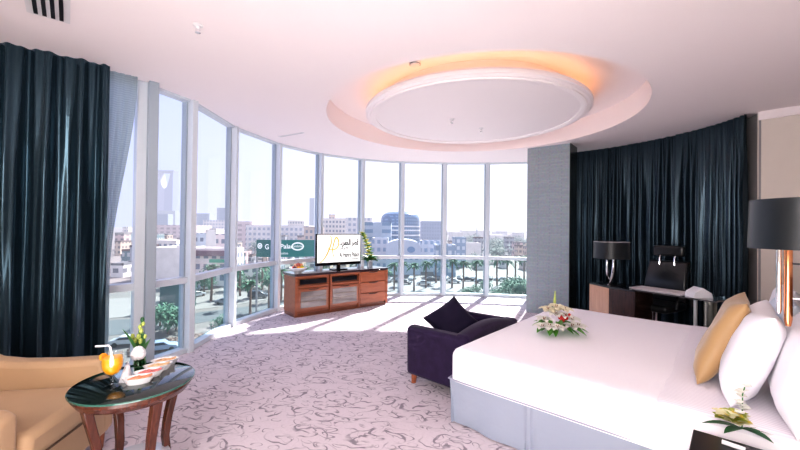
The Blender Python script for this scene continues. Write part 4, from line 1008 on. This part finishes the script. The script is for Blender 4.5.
# green sign
sgd = 62
s0 = D(256.5, 240, sgd); s1 = D(271, 240, sgd-1.0); s2 = D(318, 241, sgd+2); sb = D(271, 257.3, sgd-1.0).z; stp = s1.z
t = thing('billboard', 'green two sided shop sign with white lettering outside the left windows', 'sign', (s1.x, s1.y, G))
sg = ext('sign_green', (.005, .15, .14), glow=.2, var=.05); sgl = ext('sign_green_dark', (.005, .11, .10), glow=.15, var=.05); wlt = ext('sign_white', (.75, .8, .8), glow=.35, var=0)
for (p, q, m) in ((s0, s1, sgl), (s1, s2, sg)):
    bm = B(); d = Vector((q.x-p.x, q.y-p.y, 0)); nrm_ = Vector((-d.y, d.x, 0)).normalized()*.3
    base = Vector((p.x-s1.x, p.y-s1.y, 0))
    vs = [base, base+d, base+d+nrm_, base+nrm_]; poly(bm, vs, sb-G, stp-G); panel = obj('sign_panel', bm, m, t, smooth=False)
    an = math.atan2(d.y, d.x); hh = stp-sb
    if m is sg:
        Mq = T(base.x, base.y, sb-G) @ RZ(an)
        textpart('Palace', hh*.38, wlt, panel, Mq @ T(1.45, -.03, hh*.50) @ RX(PI/2), bold=.02)
        textpart('Suites', hh*.2, wlt, panel, Mq @ T(1.4, -.03, hh*.16) @ RX(PI/2), bold=.0)
        bm = B(); lathe(bm, [(0, 0), (1, 0), (1, .05), (0, .05)], 28, sx=1.05, sy=hh*.25, M=Mq @ T(4.3, -.02, hh*.62) @ RX(PI/2)); obj('emblem', bm, wlt, panel, smooth=False)
        bm = B(); lathe(bm, [(0, .051), (.8, .051), (.8, .07), (0, .07)], 28, sx=1.05, sy=hh*.2, M=Mq @ T(4.3, -.02, hh*.62) @ RX(PI/2)); obj('emblem_centre', bm, sg, panel, smooth=False)
        textpart('online', hh*.24, wlt, panel, Mq @ T(4.3, -.12, hh*.56) @ RX(PI/2), align='CENTER')
    else:
        Mq = T(base.x, base.y, sb-G) @ RZ(an)
        bm = B(); lathe(bm, [(.30, 0), (.48, 0), (.48, .05), (.30, .05), (.30, 0)], 24, M=Mq @ T(.75, -.02, hh*.64) @ RX(PI/2)); lathe(bm, [(0, 0), (.18, 0), (.18, .05), (0, .05)], 12, M=Mq @ T(.75, -.02, hh*.64) @ RX(PI/2)); obj('emblem', bm, wlt, panel, smooth=False)
        textpart('G', hh*.42, wlt, panel, Mq @ T(1.75, -.03, hh*.46) @ RX(PI/2), bold=.02)
for p in (s0, s1, s2):
    bm = B(); tube(bm, [(p.x-s1.x, p.y-s1.y+.4, 0), (p.x-s1.x, p.y-s1.y+.4, sb-G+.5)], .18, 8); obj('post', bm, ext('post_grey', (.3, .3, .32)), t)
# domed glass building
dd_ = 185; a = D(380, 211, dd_); b_ = D(421, 211, dd_); R_ = (b_.x-a.x)/2; zt = D(400, 210.5, dd_).z; zs = D(400, 219, dd_).z
def domemat():
    m = ext('dome_glass', (.09, .16, .27), windows=(.17, .27, .42), var=.1, glow=.15, win=(1.6, 1.6), rough=.2); return m
FOOT.append((a.x-1, b_.x+1, dd_-1, dd_+2*R_+1)); t = thing('domed_building', 'round blue glass office building with a domed top', 'building', ((a.x+b_.x)/2, dd_+R_, G))
bm = B(); lathe(bm, [(R_, 0), (R_, zs-G-1.5)]+[(R_*(1-(k/12)**3)**.32, zs-G-1.5+(zt-zs+1.5)*(k/12)) for k in range(1, 12)]+[(0, zt-G)], 48); obj('glass_drum', bm, domemat(), t)
bm = B()
for zz in (227, 231, 236):
    z = D(400, zz, dd_).z-G; lathe(bm, [(R_+.3, z), (R_+.3, z+.7), (R_-.1, z+.7), (R_-.1, z)], 48)
obj('floor_band', bm, ext('band_white', (.6, .62, .66), glow=.2), t)
# vaulted annex
a = D(386, 241, 140); b_ = D(421, 241, 140); w = b_.x-a.x; z0 = D(400, 249, 140).z-G; z1 = D(400, 239.5, 140).z-G
FOOT.append((a.x-1, b_.x+1, 139, 155)); t = thing('vaulted_hall', 'white vaulted hall with an arched window before the domed building', 'building', ((a.x+b_.x)/2, 140, G))
bm = B(); pr = [(-w/2, 0), (w/2, 0), (w/2, z0)] + [(w/2*math.cos(k*PI/16), z0+(z1-z0)*math.sin(k*PI/16)**.7) for k in range(1, 16)] + [(-w/2, z0)]
va = [bm.verts.new((x, 0, z)) for x, z in pr]; vb = [bm.verts.new((x, 14, z)) for x, z in pr]; bm.faces.new(va); bm.faces.new(vb[::-1])
for i in range(len(pr)): bm.faces.new((va[i], vb[i], vb[(i+1) % len(pr)], va[(i+1) % len(pr)]))
obj('vault', bm, ext('vault_white', (.42, .47, .56), glow=.15, var=.1), t)
bm = B(); lathe(bm, [(0, 0), (1, 0), (1, .2), (0, .2)], 28, sx=1.5, sy=1.2, M=T(w*.22, -.1, z0-.2) @ RX(PI/2)); obj('arched_window', bm, ext('arch_blue', (.15, .25, .40), glow=.1), t, smooth=False)
for k in range(6):
    bm = B(); box(bm, (-w*.42+w*.16*k, -.1, z0-3.2), (1.1, .2, 1.6)); obj('window', bm, ext('arch_blue', (.15, .25, .40)), t, smooth=False)
building('annex', 372, 388, 240, 150, ext('annex_white', (.46, .49, .56), windows=(.2, .28, .4), glow=.12), 'low white annex left of the vaulted hall', depth=10)
building('annex', 421, 445, 243, 150, ext('annex_white', (.6, .62, .68)), 'low white annex right of the vaulted hall', depth=10)
building('annex', 436, 456, 247, 135, ext('annex_blue', (.22, .30, .40), windows=(.5, .55, .6), glow=.1), 'blue low building behind the palms', depth=9)
building('office_block', 455, 466, 239, 170, ext('annex_blue', (.22, .30, .40)), 'blue block among trees right of the seventh mullion', depth=9)
building('stadium', 463, 487, 230.5, 520, cE, 'long white roof on the horizon', depth=30, parap=False)
building('stadium', 492, 508, 235, 380, cE, 'smaller white roof on the horizon near the pillar', depth=25, parap=False)
building('long_hall', 459, 481, 244.5, 190, cE, 'long pale hall among the trees', depth=10)
mp_ = D(477, 222, 500); t = bpy.data.objects.new('x', None); bpy.data.objects.remove(t)
bm = B(); tube(bm, [(0, 0, 0), (0, 0, mp_.z-G)], [1.0, .4], 8); tag(obj('minaret', bm, cC, loc=(mp_.x, mp_.y, G)), 'thin minaret above the horizon between the far mullions', 'tower')
# small town buildings in the middle distance
tcol = [ext('town_white', (.48, .46, .47), windows=(.10, .11, .14), glow=.25, win=(3.0, 3.4)), ext('town_rose', (.46, .34, .34), windows=(.12, .10, .12), glow=.15, win=(3.2, 4)), ext('town_grey', (.28, .30, .34), windows=(.07, .08, .11), glow=.12), ext('town_sand', (.44, .35, .29), windows=(.12, .1, .1), glow=.12, win=(2.8, 2.6)), ext('town_teal', (.10, .17, .19), windows=(.4, .42, .44), glow=.08)]
dark_roof = [ext('roof_brown', (.10, .07, .07)), ext('roof_grey', (.14, .15, .17)), ext('roof_pale', (.22, .21, .21))]
rg = random.Random(77)
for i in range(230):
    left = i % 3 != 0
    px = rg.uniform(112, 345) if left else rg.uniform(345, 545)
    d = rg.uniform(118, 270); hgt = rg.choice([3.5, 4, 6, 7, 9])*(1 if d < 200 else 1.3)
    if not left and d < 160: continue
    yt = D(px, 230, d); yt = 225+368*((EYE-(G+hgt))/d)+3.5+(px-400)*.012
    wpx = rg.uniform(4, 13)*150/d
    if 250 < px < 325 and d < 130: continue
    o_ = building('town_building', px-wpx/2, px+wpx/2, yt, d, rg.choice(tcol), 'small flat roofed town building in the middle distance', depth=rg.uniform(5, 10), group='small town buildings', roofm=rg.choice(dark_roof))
# far low city
rg = random.Random(31)
for i in range(90):
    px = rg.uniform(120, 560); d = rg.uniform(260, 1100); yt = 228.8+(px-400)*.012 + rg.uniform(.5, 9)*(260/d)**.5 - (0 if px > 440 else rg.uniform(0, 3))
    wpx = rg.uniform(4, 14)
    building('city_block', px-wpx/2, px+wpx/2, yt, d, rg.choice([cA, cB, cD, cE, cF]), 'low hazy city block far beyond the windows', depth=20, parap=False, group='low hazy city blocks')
# vegetation
pt = ext('palm_trunk', (.17, .11, .09), var=.3, vscale=2); pf = ext('palm_frond', (.055, .155, .085), var=.5, vscale=1.2, hd=900); tl_ = ext('tree_leaf', (.06, .16, .10), var=.5, vscale=1.5, hd=900); tl2 = ext('tree_leaf_far', (.05, .14, .12), var=.5, vscale=.5, hd=800)
def make_palm(label, seed, Hh=7.5):
    rg = random.Random(seed); t = thing('palm_tree', label, 'palm tree', (0, 0, G), 0, 'palm trees along the streets')
    bm = B(); tube(bm, [(0, 0, 0), (.12, .05, Hh*.5), (.05, 0, Hh)], [.32, .24, .26], 8); obj('trunk', bm, pt, t)
    bm = B()
    for k in range(30):
        a = k*2.4; el = rg.uniform(-.25, 1.25); L_ = rg.uniform(2.4, 3.2)
        d = Vector((math.cos(a)*math.cos(el), math.sin(a)*math.cos(el), math.sin(el)))
        leafmesh(bm, (.05, 0, Hh), d, L_, .75, .55, 6, fold=.25)
    obj('crown', bm, pf, t); return t
PL = [(211, 301, 1.05), (250, 318, .9), (269, 309, .8), (240, 296, 1), (262, 296, 1), (281, 300, .9), (232, 309, .7), (305, 296, .9), (320, 292, 1), (356, 290, 1),
      (394, 290, 1), (414, 291, 1), (436, 283, 1), (452, 288, 1.0), (463, 289, 1.05), (476, 287, 1), (484, 284, .9), (497, 286, 1.05), (507, 285, 1.0), (515, 284, 1.1), (524, 283, 1.0), (444, 286, .9), (426, 288, .9), (403, 285, .9), (534, 286, 1)]
pz = make_palm('palm tree growing beside the street outside the windows', 3)
for i, (px, py, s) in enumerate(PL):
    q = gp(px, py); o = pz if i == 0 else copytree(pz, q, i*1.3); o.location = q; o.rotation_euler = (0, 0, i*1.3); sc_ = s*rnd(.9, 1.05); o.scale = (sc_, sc_, sc_)
def make_tree(label, grp, seed, m, hh=5, r=3):
    rg = random.Random(seed); t = thing('leafy_tree', label, 'tree', (0, 0, G), 0, grp)
    bm = B(); tube(bm, [(0, 0, 0), (.1, 0, hh*.5), (0, .1, hh*.8)], [.22, .16, .1], 8); obj('trunk', bm, pt, t)
    bm = B()
    for k in range(12):
        c = Vector((rg.gauss(0, r*.42), rg.gauss(0, r*.42), hh*.8+rg.gauss(0, r*.22)))
        for q in range(38):
            dv = Vector((rg.gauss(0, 1), rg.gauss(0, 1), rg.gauss(0, .8))).normalized(); p = c+dv*r*.42*rg.uniform(.6, 1.1)
            leafmesh(bm, p, dv+Vector((rg.uniform(-.5, .5), rg.uniform(-.5, .5), -.2)), .8, .5, .3, 2)
    obj('crown', bm, m, t); return t
t1 = make_tree('leafy green tree beside the street outside the windows', 'leafy trees near the street', 5, tl_)
NT = [(168, 334, .8), (176, 330, .7), (160, 326, .7), (222, 330, .45), (182, 300, .9), (204, 292, .9), (238, 290, .9), (262, 288, .9), (275, 290, 1), (505, 301, .7), (515, 300, .8), (525, 301, .9), (535, 299, .9), (497, 299, .5), (466, 297, .45), (476, 296, .5), (520, 294, .8), (508, 293, .7), (486, 292, .6), (325, 288, 1), (385, 282, .8)]
for i, (px, py, s) in enumerate(NT):
    q = gp(px, py); o = t1 if i == 0 else copytree(t1, q, i*1.1); o.location = q; o.rotation_euler = (0, 0, i*1.1); o.scale = (s, s, s)
t2 = make_tree('hazy blue green tree in the belt before the far city', 'tree belt before the far city', 9, tl2, 7, 4.5)
rg = random.Random(17); k = 0; placed = []
for i in range(260):
    px = rg.uniform(444, 545); d = rg.uniform(170, 420); q = D(px, 240, d); s = rg.uniform(.6, 1.1)*(1+d/900)
    if i > 215: px = rg.uniform(150, 400); d = rg.uniform(180, 320); q = D(px, 240, d)
    rr_ = 5.4*s*1.2
    if not clear(q.x-rr_, q.x+rr_, q.y-rr_, q.y+rr_): continue
    if any((q.x-a_)**2+(q.y-b__)**2 < (12.5*max(s, s_))**2 for a_, b__, s_ in placed): continue
    placed.append((q.x, q.y, s))
    loc = Vector((q.x, q.y, G)); o = t2 if k == 0 else copytree(t2, loc, i*1.7); o.location = loc; o.scale = (s*1.2, s*1.2, s); k += 1
# cars
def make_car(label, loc, rz, m, grp=None, van=False):
    t = thing('van' if van else 'car', label, 'van' if van else 'car', loc, rz, grp)
    pr = [(-2.2, .35), (-2.25, .8), (-2.0, .95), (-1.5, 1.0), (-.9, 1.42), (.5, 1.44), (1.1, 1.0), (2.0, .85), (2.25, .65), (2.2, .35)] if not van else [(-2.3, .35), (-2.35, 1.0), (-2.2, 1.75), (-1.9, 1.85), (.7, 1.82), (1.4, 1.15), (2.2, 1.0), (2.35, .7), (2.3, .35)]
    bm = B(); va = [bm.verts.new((x, -.85, z)) for x, z in pr]; vb = [bm.verts.new((x, .85, z)) for x, z in pr]; bm.faces.new(va); bm.faces.new(vb[::-1])
    for i in range(len(pr)): bm.faces.new((va[i], vb[i], vb[(i+1) % len(pr)], va[(i+1) % len(pr)]))
    obj('body', bm, m, t, bev=.12)
    bm = B(); gl = [(-1.25, 1.02), (-.8, 1.34), (.45, 1.36), (.92, 1.02)] if not van else [(-2.0, 1.1), (-1.9, 1.65), (.65, 1.65), (1.1, 1.15)]
    for y in (-.875, .875):
        bm.faces.new([bm.verts.new((x, y, z)) for x, z in gl])
    obj('side_windows', bm, ext('car_glass', (.03, .04, .06), rough=.1), t, smooth=False)
    for x in (-1.4, 1.4):
        for y in (-.8, .8):
            bm = B(); lathe(bm, [(0, -.1), (.33, -.1), (.33, .1), (0, .1)], 16, M=T(x, y, .33) @ RX(PI/2)); obj('wheel', bm, ext('tyre', (.02, .02, .02)), t)
    return t
cs_ = ext('car_silver', (.2, .22, .26), rough=.25); cdk = ext('car_dark', (.05, .06, .08), rough=.25); cwh = ext('car_white', (.4, .42, .45), rough=.25, glow=.1); cbl = ext('car_blue', (.22, .28, .38), rough=.25, glow=.1)
make_car('silver saloon car parked under the palm seen through the third window', gp(226, 304), .1, cs_)
make_car('dark van parked behind the palms seen through the fourth window', gp(258, 298), .2, cdk, van=True)
make_car('pale blue car at the foot of the window above the bud vase', gp(160, 351), .5, cbl)
make_car('white car at the left edge of the street behind the vase', gp(128, 345), .3, cwh)
for i, (px, py, m, lb) in enumerate([(405, 284, cdk, 'dark car behind the far windows left of the others'), (424, 285, cwh, 'white car behind the palms left of the sofa cushion'), (431, 281, cdk, 'dark car behind the palms above the sofa cushion'), (454, 283, cwh, 'white car just right of the seventh mullion'), (468, 281, cdk, 'dark car between the palms in the last but one window'), (481, 283, cs_, 'silver car beside the eighth mullion'), (503, 281, cwh, 'white car in the last window left of the others'), (519, 282, cdk, 'dark car in the last window near the pillar')]):
    make_car(lb, gp(px, py), rnd(-.3, .3), m)
pc = make_car('small parked car in the pale lot outside', gp(188, 292), 1.2, cdk, 'parked cars in the lot outside')
pc2 = make_car('small parked car in the pale lot outside', gp(196, 297), 1.2, cwh, 'parked cars in the lot outside')
for i, (px, py) in enumerate([(180, 293), (172, 295), (204, 290), (240, 289), (247, 288), (278, 287), (286, 287), (295, 286), (390, 282), (398, 282), (412, 280), (438, 280), (446, 280), (460, 280), (474, 279), (490, 280), (497, 280), (510, 279)]):
    copytree(pc if i % 2 else pc2, gp(px, py), 1.2+rnd(-.1, .1))

# ------------------------------------------------------------------ LIGHT
w = bpy.data.worlds.new('sky'); bpy.context.scene.world = w; w.use_nodes = True; nt = w.node_tree; bg = nt.nodes['Background']
tc = nt.nodes.new('ShaderNodeTexCoord'); sp_ = nt.nodes.new('ShaderNodeSeparateXYZ'); nt.links.new(tc.outputs['Generated'], sp_.inputs[0])
cr = nt.nodes.new('ShaderNodeValToRGB'); el = cr.color_ramp.elements
el[0].position = .0; el[0].color = (.90, .89, .98, 1); el[1].position = .55; el[1].color = (.66, .73, 1.0, 1)
e3 = el.new(.18); e3.color = (.86, .88, 1.0, 1)
nt.links.new(sp_.outputs[2], cr.inputs[0])
# brighter towards the sun side (+x), bluer to the left
mr = nt.nodes.new('ShaderNodeMapRange'); mr.inputs[1].default_value = -.6; mr.inputs[2].default_value = .15; nt.links.new(sp_.outputs[0], mr.inputs[0])
mx = nt.nodes.new('ShaderNodeMix'); mx.data_type = 'RGBA'; nt.links.new(mr.outputs[0], mx.inputs[0])
m0 = nt.nodes.new('ShaderNodeMix'); m0.data_type = 'RGBA'; m0.blend_type = 'MULTIPLY'; m0.inputs[0].default_value = 1; nt.links.new(cr.outputs[0], m0.inputs[6]); m0.inputs[7].default_value = (.66, .72, .93, 1)
m1 = nt.nodes.new('ShaderNodeMix'); m1.data_type = 'RGBA'; m1.blend_type = 'MULTIPLY'; m1.inputs[0].default_value = 1; nt.links.new(cr.outputs[0], m1.inputs[6]); m1.inputs[7].default_value = (1.10, 1.08, 1.04, 1)
nt.links.new(m0.outputs[2], mx.inputs[6]); nt.links.new(m1.outputs[2], mx.inputs[7]); nt.links.new(mx.outputs[2], bg.inputs[0]); bg.inputs[1].default_value = 1.2

sd = bpy.data.lights.new('sun', 'SUN'); so_ = bpy.data.objects.new('sun', sd); C.objects.link(so_)
sunv = Vector((.43*.743, .90*.743, .669)); so_.rotation_euler = sunv.to_track_quat('Z', 'Y').to_euler(); sd.energy = 17; sd.angle = math.radians(2.2); sd.color = (1, .96, .92)
def area(name, loc, tgt, sx, sy, e, col):
    l = bpy.data.lights.new(name, 'AREA'); o = bpy.data.objects.new(name, l); C.objects.link(o); l.shape = 'RECTANGLE'; l.size = sx; l.size_y = sy; l.energy = e; l.color = col
    o.location = loc; o.rotation_euler = (Vector(loc)-Vector(tgt)).to_track_quat('Z', 'Y').to_euler(); return o
area('fill_back', (-1.0, -1.1, 2.2), (.6, 4.5, 1.2), 2.2, 1.2, 115, (1, .95, .94))  # added fill behind the camera to brighten the room, no lamp there
area('fill_up', (-.6, .4, .5), (.2, 2.2, 3), 2.0, 1.5, 60, (1, .94, .94))  # added low fill aimed up to brighten the ceiling, no fixture there
sc = bpy.context.scene
sc.view_settings.view_transform = 'Standard'; sc.view_settings.look = 'None'
try: sc.view_settings.look = 'Medium High Contrast'
except Exception as e_: print('LOOK', e_)
sc.view_settings.exposure = .0; sc.view_settings.gamma = 1.0
sc.cycles.max_bounces = 8; sc.cycles.diffuse_bounces = 4; sc.cycles.transparent_max_bounces = 24; sc.cycles.use_denoising = True
try: sc.cycles.denoiser = 'OPENIMAGEDENOISE'
except Exception: pass
